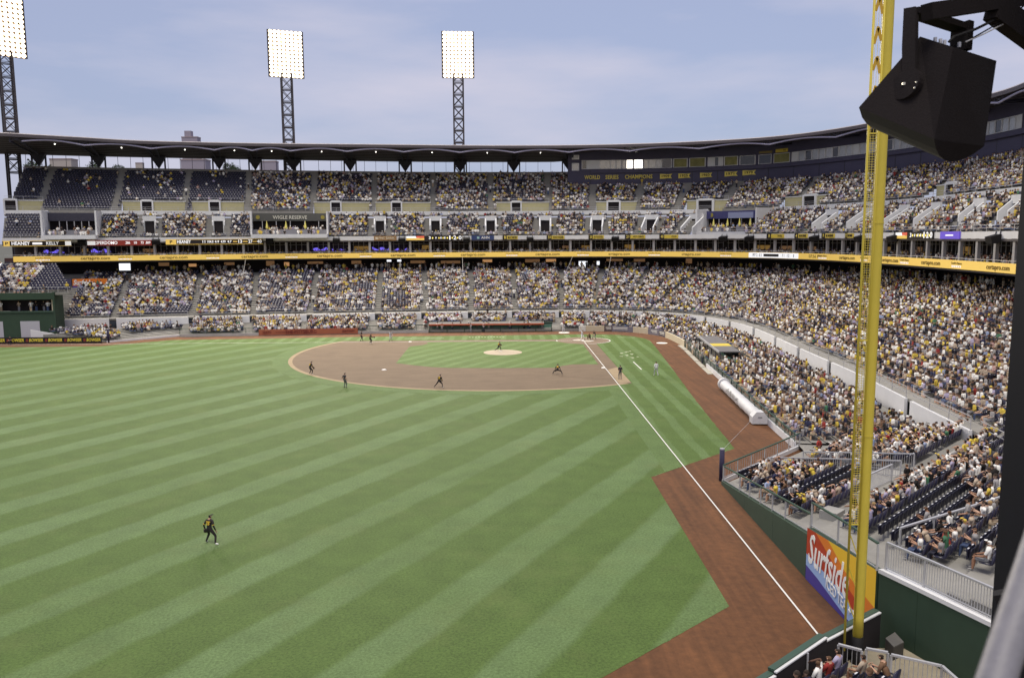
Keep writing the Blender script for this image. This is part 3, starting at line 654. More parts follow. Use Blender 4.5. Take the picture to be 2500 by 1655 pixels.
# ------------------------------------------------------------------ left field fence seen from behind, and the bleacher area below
lf = [(-1.55, 97.75), (1.4, 99.9), (4.0, 102.2), (14, 110.3), (40, 122.5)]
fw = thing('outfield_fence', 'dark backed outfield fence with pale capping below the foul pole', 'fence', (1.4, 99.9, 0))
for i in range(len(lf) - 1):
    a, b = np.array(lf[i]), np.array(lf[i + 1]); d = (b - a) / np.linalg.norm(b - a); n_ = np.array([-d[1], d[0]])
    h = 1.83 + (.12 if i == 1 else 0)
    for (o0, o1, z0, z1, m_, nm) in ((0, .14, 0, h, darkin, 'board'), (-.16, 0, 0, h - .02, greenpad, 'front_pad'), (-.17, .06, h, h + .08, greenrail, 'capping'), (.06, .16, h - .02, h + .03, whitewall, 'white_edge')):
        q = [a + n_ * o0 + d * .005, b + n_ * o0 - d * .005, b + n_ * o1 - d * .005, a + n_ * o1 + d * .005]
        MB().hexa([(*c_, z0) for c_ in q], [(*c_, z1) for c_ in q], m_).build(nm, fw)
    for k in range(1, int(np.linalg.norm(b - a) / 1.5)):
        c_ = a + d * 1.5 * k + n_ * .2; MB().beam((*c_, 0), (*c_, h), .06, .06, galv, (1, 0, 0)).build('post', fw)
BZ = .75
struct('bleacher_floor', MB().poly([(-2.6, 98.6), (-.9, 98.5), (1.1, 100.1), (4.0, 102.6), (14, 110.8), (40, 123), (40, 150), (-20, 150), (-8, 112), (-3.5, 101.7)], mat('tan concrete floor', (.30, .26, .19), .95, .18, 2.0, .3, dirt=.25), BZ), 'stained tan concrete floor behind the outfield fence')
def brail(lb, pts, bar):
    q = [at_z(u, v, BZ + 1.1)[:2] for u, v in pts]; return fence('bleacher_railing', lb, q, [BZ] * len(q), [BZ + 1.1] * len(q), galv, galv, bar)
brail('short silver barrier beside the dark base of the yellow pole', [(2047, 1572), (2104, 1587)], .14)
brail('silver gate frame on the tan concrete floor', [(2115, 1582), (2168, 1592)], 0)
brail('long silver baluster rail beside the green wall base', [(2176, 1597), (2300, 1625), (2345, 1665)], .14)
bxr = thing('utility_box', 'small dark metal box against the foot of the green wall', 'box', (-2.9, 101.3, .75))
bq = [at_z(u, v, BZ)[:2] for u, v in ((2183, 1575), (2205, 1600), (2180, 1612), (2160, 1590))]
MB().hexa([(*q, BZ) for q in bq], [(*q, BZ + .5) for q in bq], mat('box metal', (.06, .055, .05), .7)).build('casing', bxr); MB().hexa([(*q, BZ + .5) for q in bq], [(*q, BZ + .54) for q in bq], mat('dull box lid', (.10, .095, .09), .7)).build('lid', bxr)
# ================================================================== grandstand
gs = thing('grandstand', 'two tier horseshoe grandstand wrapped round the infield', 'grandstand', (-30, -30, 0))
ZW0, ZW1 = 1.8, 2.8                                   # cross aisle wall of the lower bowl
def terrace(name, s0, s1, o0, o1, z0, z1, n, m, skirt=.6, parent=gs, step=2.5, r0=0, r1=None):
    ss = run(s0, s1, step); a, b = val(o0, ss), val(o1, ss); mb = MB()
    rows = []
    for r in range(r0, n if r1 is None else r1):
        z = z0 + (z1 - z0) * r / n
        zl = z0 + (z1 - z0) * (r - 1) / n if r > r0 else z - skirt
        A = P2(ss, a + (b - a) * r / n); B = P2(ss, a + (b - a) * (r + 1) / n)
        rows += [np.c_[A, np.full(len(ss), zl)], np.c_[A, np.full(len(ss), z)], np.c_[B, np.full(len(ss), z)]]
    rows = np.array(rows)
    for i in range(0, len(rows), 3):
        mb.strip([[rows[i + k][j] for k in range(3)] for j in range(len(ss))], m)
    return mb.build(name, parent)
S0, S1 = 38.0, s_px(10, OU, 22)
SL0, SL1 = s_px(2445, OW, 2.8) - 8, s_px(70, OW, 2.8) + 4       # lower bowl
S_FB = s_px(1700, OW, 2.8)
terrace('field_level_terrace', S_J3, S_FB, OF + .3, OW, .45, 1.25, 10, concrete); terrace('field_level_terrace', S_FB, S_J1, OF + .3, OW, .45, 1.75, 10, concrete)
NM = 25
OM0 = OW + 1.6; OM1 = OM0 + NM * .84
ZM0, ZM1 = 2.85, 2.85 + NM * .262
terrace('lower_terrace', SL0, SL1, OM0, OM1, ZM0, ZM1, NM, concrete)
mb = MB(); ribbon(mb, SL0, SL1, OW + .25, OW + 1.62, ZW1 - .25, ZW1 + .02, concrete); mb.build('cross_aisle', gs)
# lower aisles (picture columns at mid height) give the panel joints and the gaps between seat blocks
LOWA_PX = [296, 480, 622, 765, 926, 1037, 1150, 1255, 1371, 1457, 1548, 1640]
SA_L = [s_px(u, OW + 10, 5.3) for u in LOWA_PX]
d_ = 11.5; s_ = min(SA_L) - d_
while s_ > SL0: SA_L.append(s_); s_ -= d_
SA_L = sorted(SA_L); SA_L.append(max(SA_L) + 13)
cw = bpy.data.objects.new('cross_aisle_wall', None); C.objects.link(cw); cw.parent = gs; cw.matrix_parent_inverse = Matrix.Translation(gs.location).inverted()
e = [SL0] + SA_L + [SL1]
for a, b in zip(e[:-1], e[1:]):
    if b - a > 1: mb = MB(); ribbon(mb, a + .6, b - .6, OW, OW + .25, .9, ZW1, whitewall); mb.build('wall_panel', cw)
for a, b in zip(e[:-1], e[1:]):
    if b - a < 2: continue
    mb = MB(); ss = run(a + .7, b - .7, 3)
    for p, q in zip(ss[:-1], ss[1:]):
        for z in (3.3, 3.75): mb.beam(P3(p, OW + .15, z), P3(q, OW + .15, z), .05, .05, galv)
        mb.beam(P3(p, OW + .15, 2.8), P3(p, OW + .15, 3.75), .05, .05, galv, (1, 0, 0))
    mb.build('aisle_rail', gs)
# rear wall of the lower concourse, lit openings
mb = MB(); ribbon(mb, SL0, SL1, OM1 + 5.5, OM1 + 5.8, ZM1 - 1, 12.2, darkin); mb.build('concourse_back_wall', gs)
mb = MB(); ribbon(mb, SL0, SL1, OM1, OM1 + 5.5, ZM1 - .3, ZM1, concrete); mb.build('concourse_floor', gs)
warm = mat('lit concourse sign', (.8, .42, .18), .6, emit=.22); cool = mat('bright doorway', (.75, .78, .85), .6, emit=.75); dimw = mat('dim warm light', (.5, .27, .13), .6, emit=.09)
def lit(u, wd, z0, z1, m):
    s_ = s_px(u, OM1 + 5, 10.4); mb = MB(); ribbon(mb, s_ - wd / 2, s_ + wd / 2, OM1 + 5.40, OM1 + 5.46, z0, z1, m, 5); return mb.build('lit_opening', gs)
for u, wd, z0, z1, m in ((304, 2.1, 10.0, 11.4, cool), (1423, 1.6, 9.6, 11.0, cool), (1460, .5, 10.2, 11.0, cool), (660, 1.6, 10.6, 11.6, dimw), (700, 1.0, 10.5, 11.3, warm), (770, 3, 10.9, 11.4, dimw), (870, 2, 10.8, 11.5, dimw), (950, .9, 11.2, 11.6, cool), (975, .8, 11.2, 11.6, cool), (1020, 3, 10.8, 11.4, dimw), (1100, 4, 10.7, 11.3, dimw), (1190, 2, 10.9, 11.5, warm), (1300, 3, 10.8, 11.5, dimw), (1345, 2, 10.9, 11.5, warm), (1500, 3, 11.0, 11.5, dimw), (1560, 2, 10.9, 11.5, dimw), (1680, 1, 10.6, 11.6, dimw), (560, 2, 10.8, 11.4, dimw), (470, 1.5, 10.6, 11.2, warm), (400, 2, 10.8, 11.5, dimw)):
    lit(u, wd, z0, z1, m)
# club level: slab, ribbon front, floor, ceiling, columns, glazed back wall
mb = MB(); ribbon(mb, S0, S1 - .5, .25, 9.0, 11.95, 12.25, steel); mb.build('club_slab', gs)
mb = MB(); ribbon(mb, S0, S1 - .5, .32, 2.0, 12.25, 12.9, mat('maroon parapet', (.06, .028, .026), .8)); mb.build('club_parapet', gs)
mb = MB(); ss = run(S0, S1 - .5, 3)
for p, q in zip(ss[:-1], ss[1:]): mb.beam(P3(p, .45, 13.45), P3(q, .45, 13.45), .05, .05, galv); mb.beam(P3(p, .45, 12.9), P3(p, .45, 13.45), .04, .04, galv, (1, 0, 0))
mb.build('club_rail', gs)
mb = MB(); ribbon(mb, S0, S1 - .5, 8.2, 8.4, 12.25, 15.6, mat('club back wall', (.045, .035, .033), .8, .3, .4)); mb.build('club_back_wall', gs)
mb = MB(); ribbon(mb, S0, S1 - .5, 1.9, 9.5, 15.45, 15.75, mat('club ceiling', (.09, .08, .08), .9)); mb.build('club_ceiling', gs)
colm = mat('club column', (.36, .35, .35), .8)
SC = np.arange(S0 + 3, S1 - 2, 4.1)
for s_ in SC: MB().beam(P3(s_, 2.3, 12.25), P3(s_, 2.3, 15.45), .42, .42, colm, (1, 0, 0)).build('club_column', gs)
# glazed suite fronts: one bay of panes between columns
panew = mat('suite window frame', (.46, .45, .47), .6); amber = mat('amber lit suite', (.45, .26, .07), .7, emit=.14)
bluel = mat('violet blue light wash', (.16, .12, .75), .6, emit=.55)
bl = [(15, 350), (778, 1010)]
for i, s_ in enumerate(SC[:-1]):
    u = px([P3(s_ + 2, 5, 14)])[0]
    mb = MB()
    for k in range(4):
        q = s_ + .35 + k * 1.03
        mb.beam(P3(q, 6.2, 12.6), P3(q, 6.2, 15.45), .09, .09, panew, (1, 0, 0))
    mb.beam(P3(s_ + .35, 6.2, 14.9), P3(s_ + 3.75, 6.2, 14.9), .07, .07, panew)
    f = mb.build('suite_window', gs)
    if 0 < u[0] < 2500 and any(a < u[0] < b for a, b in bl) and random.random() < .85:
        m_ = MB(); z = 13.7 + .25 * math.sin(i * 2.1)
        pts0 = [P3(s_ + .3 + 3.5 * k / 6, 6.9, z - .25 + .12 * math.sin(i * 5 + k * 1.3)) for k in range(7)]
        pts1 = [P3(s_ + .3 + 3.5 * k / 6, 6.9, z + .30 + .30 * math.sin(i * 3 + k * 1.9)) for k in range(7)]
        m_.strip([[a, b] for a, b in zip(pts0, pts1)], bluel); m_.build('coloured_light', f)
    elif random.random() < .22:
        m_ = MB(); ribbon(m_, s_ + .4, s_ + 1.5 + random.random() * 2, 8.10, 8.15, 13.2 + .3 * random.random(), 14.2 + .5 * random.random(), amber if random.random() < .5 else dimw, 4); m_.build('lit_pane', f)
# upper deck
OFA = 1.9                                              # front of the upper deck
ZF0, ZF1 = 15.72, 16.55
fa = MB(); ribbon(fa, S0, S1, OFA, OFA + .25, ZF0, ZF1, whitewall); fa.build('upper_fascia', gs)
mb = MB(); ss = run(S0, S1, 3)
for p, q in zip(ss[:-1], ss[1:]):
    for z in (16.95, 17.3): mb.beam(P3(p, OFA + .12, z), P3(q, OFA + .12, z), .05, .05, galv)
    mb.beam(P3(p, OFA + .12, 16.55), P3(p, OFA + .12, 17.3), .05, .05, galv, (1, 0, 0))
mb.build('upper_front_rail', gs)
NL = 9
OL0, OL1 = np.full(len(SB), OFA + .3), OU - .1
ZL0, ZL1 = 16.35, 16.35 + NL * .5
mb = MB(); ribbon(mb, S0, S1, OU - .1, OU + 2.3, 20.7, 21.0, concrete); mb.build('upper_cross_aisle', gs)
NU = 21
OT0 = OU + 2.2; TR = .78
OT1 = OT0 + NU * TR
ZT0, RT = 21.9, .475
# aisles of the upper rear tier, from the picture
UP_PX = [114, 291, 456, 607, 767, 914, 1057, 1197, 1338, 1448, 1564, 1674, 1797]
SA_U = [s_px(u, OT0 + 8, 26.5) for u in UP_PX]
s_ = min(SA_U) - 13.0
while s_ > S0: SA_U.append(s_); s_ -= 13.0
SA_U = sorted(SA_U)
VOM_PX = [362, 532, 927, 1063, 1198, 1331, 1457, 1589, 1700 + 0, 2016, 2099, 2185, 2258, 2354, 2440]
VOM = [s_px(u, OU - 3.5, 18.7) for u in VOM_PX]
# white wall between the two upper tiers, broken at the party boxes
BOX = [(118, 247, 'l'), (615, 803, 'w'), (1728, 1885, 'b')]
SBX = [(min(a, b), max(a, b), k) for a, b, k in ((s_px(u0, OU, 20.5), s_px(u1, OU, 20.5), k) for u0, u1, k in BOX)]
uw = bpy.data.objects.new('upper_aisle_wall', None); C.objects.link(uw); uw.parent = gs; uw.matrix_parent_inverse = Matrix.Translation(gs.location).inverted()
cut = sorted([S0, S1] + [q for a, b, _ in SBX for q in (a, b)])
for a, b in zip(cut[::2], cut[1::2]):
    vs_ = sorted(v for v in VOM if a + 1 < v < b - 1); c2 = [a] + [q for v in vs_ for q in (v - 1.0, v + 1.0)] + [b]
    for p, q in zip(c2[::2], c2[1::2]):
        if q - p > .3: terrace('upper_front_terrace', p, q, OL0, OL1, ZL0, ZL1, NL, concrete)
    for v in vs_:
        terrace('upper_front_terrace', v - 1.0, v + 1.0, OL0, OL1, ZL0, ZL1, NL, concrete, r1=2)
        mb = MB(); ribbon(mb, v - 1.0, v + 1.0, OL0 + 1.2, OU - .2, 17.0, 17.25, concrete, 3); mb.build('portal_floor', gs)
    n = max(1, round((b - a) / 13))
    for k in range(n):
        p, q = a + (b - a) * k / n, a + (b - a) * (k + 1) / n
        mb = MB(); ribbon(mb, p + .02, q - .02, OU, OU + .25, 20.6, 21.78, whitewall); mb.build('wall_panel', uw)
mb = MB(); ss = run(S0, S1, 3)
for p, q in zip(ss[:-1], ss[1:]):
    for z in (22.15, 22.5): mb.beam(P3(p, OU + .15, z), P3(q, OU + .15, z), .05, .05, galv)
    mb.beam(P3(p, OU + .15, 21.78), P3(p, OU + .15, 22.5), .05, .05, galv, (1, 0, 0))
mb.build('upper_aisle_rail', gs)
# portals of the front upper tier: white frames round dark doors
def rake_portal(s_):
    f = bpy.data.objects.new('portal', None); C.objects.link(f); f.parent = gs; f.matrix_parent_inverse = Matrix.Translation(gs.location).inverted()
    o0, o1 = val(OL0, s_) + 2.0, val(OU, s_) - .9; k = (ZL1 - ZL0) / (val(OL1, s_) - val(OL0, s_)); rz = lambda o: ZL0 + k * (o - val(OL0, s_)) + .75
    om = o0 + (20.2 - rz(o0)) / k; om = min(om, o1 - .6)
    for d0, d1 in ((-1.22, -.98), (.98, 1.22)):
        mb = MB(); q = [(s_ + d0, o0), (s_ + d1, o0), (s_ + d1, om), (s_ + d0, om)]; mb.hexa([P3(a, b, 16.6) for a, b in q], [P3(a, b, rz(b)) for a, b in q], whitewall); mb.build('side_wall', f)
    mb = MB(); q = [(s_ - 1.22, om), (s_ + 1.22, om), (s_ + 1.22, om + .3), (s_ - 1.22, om + .3)]; mb.hexa([P3(a, b, 19.75) for a, b in q], [P3(a, b, 20.75) for a, b in q], whitewall); mb.build('lintel', f)
    for d0, d1 in ((-1.22, -.85), (.85, 1.22)):
        mb = MB(); q = [(s_ + d0, om + .01), (s_ + d1, om + .01), (s_ + d1, om + .3), (s_ + d0, om + .3)]; mb.hexa([P3(a, b, 17.2) for a, b in q], [P3(a, b, 19.75) for a, b in q], whitewall); mb.build('jamb', f)
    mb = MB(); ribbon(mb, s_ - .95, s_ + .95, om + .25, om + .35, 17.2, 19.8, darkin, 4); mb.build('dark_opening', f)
def portal(s_, o, z, wd, h, dep, parent, op=1.0):
    f = bpy.data.objects.new('portal', None); C.objects.link(f); f.parent = parent; f.matrix_parent_inverse = Matrix.Translation(parent.location).inverted()
    a, b = s_ - wd / 2, s_ + wd / 2
    for p, q, nm in ((a - .28, a, 'side_wall'), (b, b + .28, 'side_wall')):
        mb = MB(); ribbon(mb, p, q, o, o + dep, z - .4, z + h + .3, whitewall, 4); mb.build(nm, f)
    mb = MB(); ribbon(mb, a, b, o, o + dep, z + h, z + h + .45, whitewall, 4); mb.build('lintel', f)
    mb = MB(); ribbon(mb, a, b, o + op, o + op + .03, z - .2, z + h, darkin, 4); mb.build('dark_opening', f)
    return f
for s_ in VOM: rake_portal(s_)
# sand coloured walls with doors under the raised blocks of the rear tier
WALL_PX = [(10, 106, 26), (300, 453, 359), (469, 596, 524), (767, 902, 820), (917, 1051, 968), (1212, 1340, 1260), (1456, 1555, 1498), (1678, 1778, 1722), (1918, 2020, 1976), (2290, 2350, 2320)]
SWL = []
for u0, u1, ud in WALL_PX:
    a, b = sorted((s_px(u0, OT0 + 3, 23), s_px(u1, OT0 + 3, 23))); SWL.append((a, b))
    mb = MB(); ribbon(mb, a, b, OT0 + 2.75, OT0 + 3.1, 21.2, 23.75, beige); mb.build('sand_wall', gs)
    mb = MB(); ribbon(mb, a - .1, b + .1, OT0 + 2.68, OT0 + 3.15, 23.75, 23.9, whitewall); mb.build('wall_coping', gs)
    portal(s_px(ud, OT0 + 2.5, 22.7), OT0 + 2.3, 21.3, 1.8, 2.45, .9, gs, .35)
    mb = MB(); ss = run(a, b, 2.5)
    for p, q in zip(ss[:-1], ss[1:]): mb.beam(P3(p, OT0 + 3.0, 24.6), P3(q, OT0 + 3.0, 24.6), .05, .05, galv); mb.beam(P3(p, OT0 + 3.0, 23.9), P3(p, OT0 + 3.0, 24.6), .05, .05, galv, (1, 0, 0))
    mb.build('wall_rail', gs)
e_ = sorted([S0, S1] + [q for ab in SWL for q in ab if S0 < q < S1])
for a, b in zip(e_[:-1], e_[1:]):
    if b - a > .2: terrace('upper_rear_terrace', a, b, OT0, OT1, ZT0, ZT0 + NU * RT, NU, concrete, r0=4 if any(p - .01 <= (a + b) / 2 <= q + .01 for p, q in SWL) else 0)
mb = MB(); ribbon(mb, S0, S1, OT0 - .2, OT0 + 3.2, 20.95, 21.25, concrete); mb.build('upper_walkway', gs)
# party boxes let into the front upper tier
for i, (a, b, k) in enumerate(SBX):
    bx = bpy.data.objects.new('party_box', None); C.objects.link(bx); bx.parent = gs; bx.matrix_parent_inverse = Matrix.Translation(gs.location).inverted()
    fm = {'l': steel, 'w': mat('dark grey sign band', (.085, .085, .08), .7), 'b': mat('navy sign band', (.045, .045, .14), .7)}[k]
    mb = MB(); ribbon(mb, a, b, OU - 1.2, OU - .9, 19.75, 21.3, fm); mb.build('sign_band', bx)
    mb = MB(); ribbon(mb, a, b, OU - .9, OU + .3, 20.9, 21.2, steel); mb.build('ceiling', bx)
    mb = MB(); ribbon(mb, a, b, OU + .1, OU + .3, 17.0, 20.9, darkin); mb.build('back_wall', bx)
    mb = MB(); ribbon(mb, a, b, OU - 4.2, OU - 4.05, 16.9, 18.0, mat('dark glass front', (.16, .16, .18), .3)); mb.build('front_glass', bx)
    mb = MB(); ribbon(mb, a, b, OU - 7.2, OU - 4.2, 16.3, 17.05, whitewall); mb.build('front_ledge', bx)
    for q in (a, b): mb = MB(); ribbon(mb, q - .15, q + .15, OU - 6, OU + .2, 17, 21.6, whitewall, 4); mb.build('side_wall', bx)
    for j, q in enumerate(np.linspace(a + 2, b - 2, 5)): MB().beam(P3(q, OU - 1.1, 17.0), P3(q, OU - 1.1, 19.75), .12, .12, panew, (1, 0, 0)).build('post', bx)
# ------------------------------------------------------------------ roof
rf = thing('roof_canopy', 'long dark curved canopy roof over the upper tier', 'roof', P3(150, OR, 36))
S_PB = s_px(1392, OT0 + 13, 33)                        # the press box begins here (smaller s = third base side)
ss = run(S0 - 10, min(LEN, S1 + 14), 2.5)
OB = np.maximum(OT1 + 2.0, OR + 9); zb = np.where(ss > S_PB, 33.9, 35.7)
zb = np.interp(ss, [S_PB - 4, S_PB + 1], [35.6, 33.9])
A, B = P2(ss, val(OR, ss)), P2(ss, val(OB, ss)); n_ = len(ss)
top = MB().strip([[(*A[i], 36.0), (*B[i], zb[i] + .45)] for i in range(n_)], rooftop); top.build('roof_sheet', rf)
und = MB()
for k in range(9):
    f0, f1 = k / 9, (k + 1) / 9
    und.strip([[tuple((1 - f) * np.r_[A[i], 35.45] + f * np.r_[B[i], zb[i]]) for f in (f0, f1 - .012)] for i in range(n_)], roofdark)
und.build('soffit', rf)
MB().strip([[(*A[i], 35.43), (*A[i], 36.0)] for i in range(n_)], mat('roof edge', (.10, .085, .095), .6)).build('front_edge', rf)
MB().strip([[(*(A[i] - 0), 36.0), (*(A[i] * .9975 + B[i] * .0025), 36.12)] for i in range(n_)], mat('pale roof flashing', (.66, .60, .60), .5)).build('flashing', rf)
MB().strip([[(*B[i], zb[i]), (*B[i], zb[i] + .46)] for i in range(n_)], steel).build('rear_edge', rf)
TR_PX = [40, 207, 369, 524, 616, 709, 847, 986, 1122, 1256, 1389]
STR = [s_px(u, OR + 1, 35) for u in TR_PX]
s_ = min(STR) - 10.5
while s_ > S0 - 4: STR.append(s_); s_ -= 10.5
STR = sorted(STR)
pts = []
for a, b in zip(STR[:-1], STR[1:]):
    for f in np.linspace(0, 1, 12, endpoint=False): pts.append(P3(a + (b - a) * f, OR + .35, 34.55 + .62 * math.sin(math.pi * f)))
pipe = MB().tube(pts, .17, lilac, 6); pipe.build('scalloped_pipe', rf, True)
for s_ in STR:
    br = bpy.data.objects.new('truss', None); C.objects.link(br); br.parent = rf; br.matrix_parent_inverse = Matrix.Translation(rf.location).inverted()
    mb = MB()
    for ds in (-.9, .9):
        mb.beam(P3(s_ + ds, OR + .4, 34.55), P3(s_ + ds, OR + .5, 35.5), .12, .12, steel, (1, 0, 0))
        mb.beam(P3(s_ + ds, OR + .4, 34.6), P3(s_ - ds, OR + .5, 35.45), .10, .10, steel)
        mb.beam(P3(s_ + ds, OR + .4, 34.6), P3(s_ + ds * .5, OB - 4, val(np.interp(SB, ss, zb), s_) - .1), .25, .35, steel)
    mb.build('front_frame', br)
    z_ = float(np.interp(s_, ss, zb))
    mb = MB(); o_ = val(OT1, s_) + .6; zt_ = ZT0 + NU * RT - .5
    if s_ > S_PB - 2:
        w_ = 1.5
        mb.add([P3(s_ - w_, o_ - 1.5, z_ + .05), P3(s_ + w_, o_ - 1.5, z_ + .05), P3(s_, o_ - .2, zt_), P3(s_ - w_, o_ + .5, z_ + .05), P3(s_ + w_, o_ + .5, z_ + .05), P3(s_, o_ + .3, zt_)], [(0, 2, 1), (3, 4, 5), (0, 3, 5, 2), (1, 2, 5, 4), (0, 1, 4, 3)], steel)
        for ds in (-1.25, 1.25): mb.beam(P3(s_ + ds, o_, zt_ - 1), P3(s_ + ds, o_, z_), .28, .28, steel, (1, 0, 0))
        mb.build('v_bracket', br)
dl = mat('small roof lamp', (1, .95, .85), .5, emit=3.0)
for a, b in zip(STR[:-1], STR[1:]):
    if a > S_PB: 
        m_ = (a + b) / 2; MB().box(P3(m_, OR + 4, 34.85), (.15, .15, .15), dl).build('downlight', rf)
# rear glass screen under the roof on the open side
ss2 = run(S_PB + 1, S1, 2.4)
for q in ss2: MB().beam(P3(q, OT1 + .9, 31.2), P3(q, OT1 + .9, 34.0), .07, .07, steel, (1, 0, 0)).build('screen_post', rf)
# ------------------------------------------------------------------ press box behind the upper tier on the third base side
pb = thing('press_box', 'dark blue press box wall with a long band of windows under the roof', 'building', P3(S_PB, OT0 + 10, 29))
OPB = OT0 + 10.2
mb = MB(); ribbon(mb, S0 - 4, S_PB, OPB, OPB + .4, 26.5, 35.6, purplewall); mb.build('wall', pb)
mb = MB(); ribbon(mb, S0 - 4, S_PB - 3.6, OPB - .55, OPB - .02, 30.6, 31.35, purplewall); mb.build('sill_band', pb)
mb = MB(); ribbon(mb, S_PB, S_PB + .4, OPB, OPB + 6, 26.5, 35.6, purplewall, 4); mb.build('end_wall', pb)
wl = mat('pale blind', (.62, .63, .67), .5); wg = mat('grey reflecting glass', (.36, .37, .40), .10, .25, .5, spec=.9); wy = mat('lit booth', (.17, .16, .06), .7, .5, .9, emit=.03)
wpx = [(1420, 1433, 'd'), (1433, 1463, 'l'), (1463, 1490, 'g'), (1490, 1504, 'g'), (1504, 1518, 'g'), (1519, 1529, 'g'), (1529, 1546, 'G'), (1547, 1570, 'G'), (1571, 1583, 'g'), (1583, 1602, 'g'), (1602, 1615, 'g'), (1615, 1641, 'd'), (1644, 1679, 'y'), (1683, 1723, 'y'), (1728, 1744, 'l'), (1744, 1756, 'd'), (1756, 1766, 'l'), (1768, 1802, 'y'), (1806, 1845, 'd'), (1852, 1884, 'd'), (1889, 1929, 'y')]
wpx += [(1933 + 16.6 * i, 1933 + 16.6 * (i + 1) - .6, 'lgdgggdgglgg'[i % 12]) for i in range(34)]
wm = {'d': glassdark, 'l': wl, 'g': wg, 'G': mat('emissive glare pane', (1.0, .93, .80), .5, emit=2.2), 'y': wy}  # G panes emit to imitate floodlight glare mirrored in the glass
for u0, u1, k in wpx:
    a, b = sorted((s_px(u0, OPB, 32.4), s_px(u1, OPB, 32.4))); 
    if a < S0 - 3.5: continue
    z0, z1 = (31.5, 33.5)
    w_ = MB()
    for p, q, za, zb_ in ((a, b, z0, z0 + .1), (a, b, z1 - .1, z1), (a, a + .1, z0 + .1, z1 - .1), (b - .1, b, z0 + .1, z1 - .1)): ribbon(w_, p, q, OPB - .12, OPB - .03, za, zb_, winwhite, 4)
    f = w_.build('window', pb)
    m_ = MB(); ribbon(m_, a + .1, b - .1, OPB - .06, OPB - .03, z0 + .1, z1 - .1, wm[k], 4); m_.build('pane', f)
for z0, z1 in ((33.7, 34.7), (31.2, 32.9)):
    s_ = s_px(1405, OPB, 33); f = MB(); ribbon(f, s_ - .65, s_ + .65, OPB - .08, OPB - .03, z0, z1, winwhite, 4); g_ = f.build('vent_panel', pb)
    f = MB(); ribbon(f, s_ - .48, s_ + .48, OPB - .11, OPB - .08, z0 + .15, z1 - .15, wg, 4); f.build('vent_grille', g_)
for u in np.arange(1380, 2500, 62.0):
    s_ = s_px(u, OPB, 30)
    if S0 < s_ < S_PB: mb = MB(); ribbon(mb, s_ - .06, s_ + .06, OPB - .03, OPB, 28, 31.3, steel, 4); mb.build('wall_joint', pb)
# ------------------------------------------------------------------ light towers
lampm = mat('lit floodlight', (1.0, .88, .66), .5, emit=9.0); lamprim = mat('floodlight housing', (.50, .42, .36), .6)
lme = MB().tube([(0, .26, 0), (0, 0, 0), (0, -.04, 0)], [.30, .45, .45], lamprim, 8)
ca = np.linspace(0, 2 * math.pi, 11)[:-1]; lring = mat('lamp glow ring', (1.0, .80, .54), .5, emit=1.9)  # outer ring emits so a warm glow fills the gaps between lamps
lme.add([(.31 * math.cos(a), -.05, .31 * math.sin(a)) for a in ca] + [(.465 * math.cos(a), -.05, .465 * math.sin(a)) for a in ca], [tuple(range(10))], lampm)
lme.add([(.31 * math.cos(a), -.05, .31 * math.sin(a)) for a in ca] + [(.465 * math.cos(a), -.05, .465 * math.sin(a)) for a in ca], [(i, (i + 1) % 10, 10 + (i + 1) % 10, 10 + i) for i in range(10)], lring); lme = lme.mesh('floodlight')
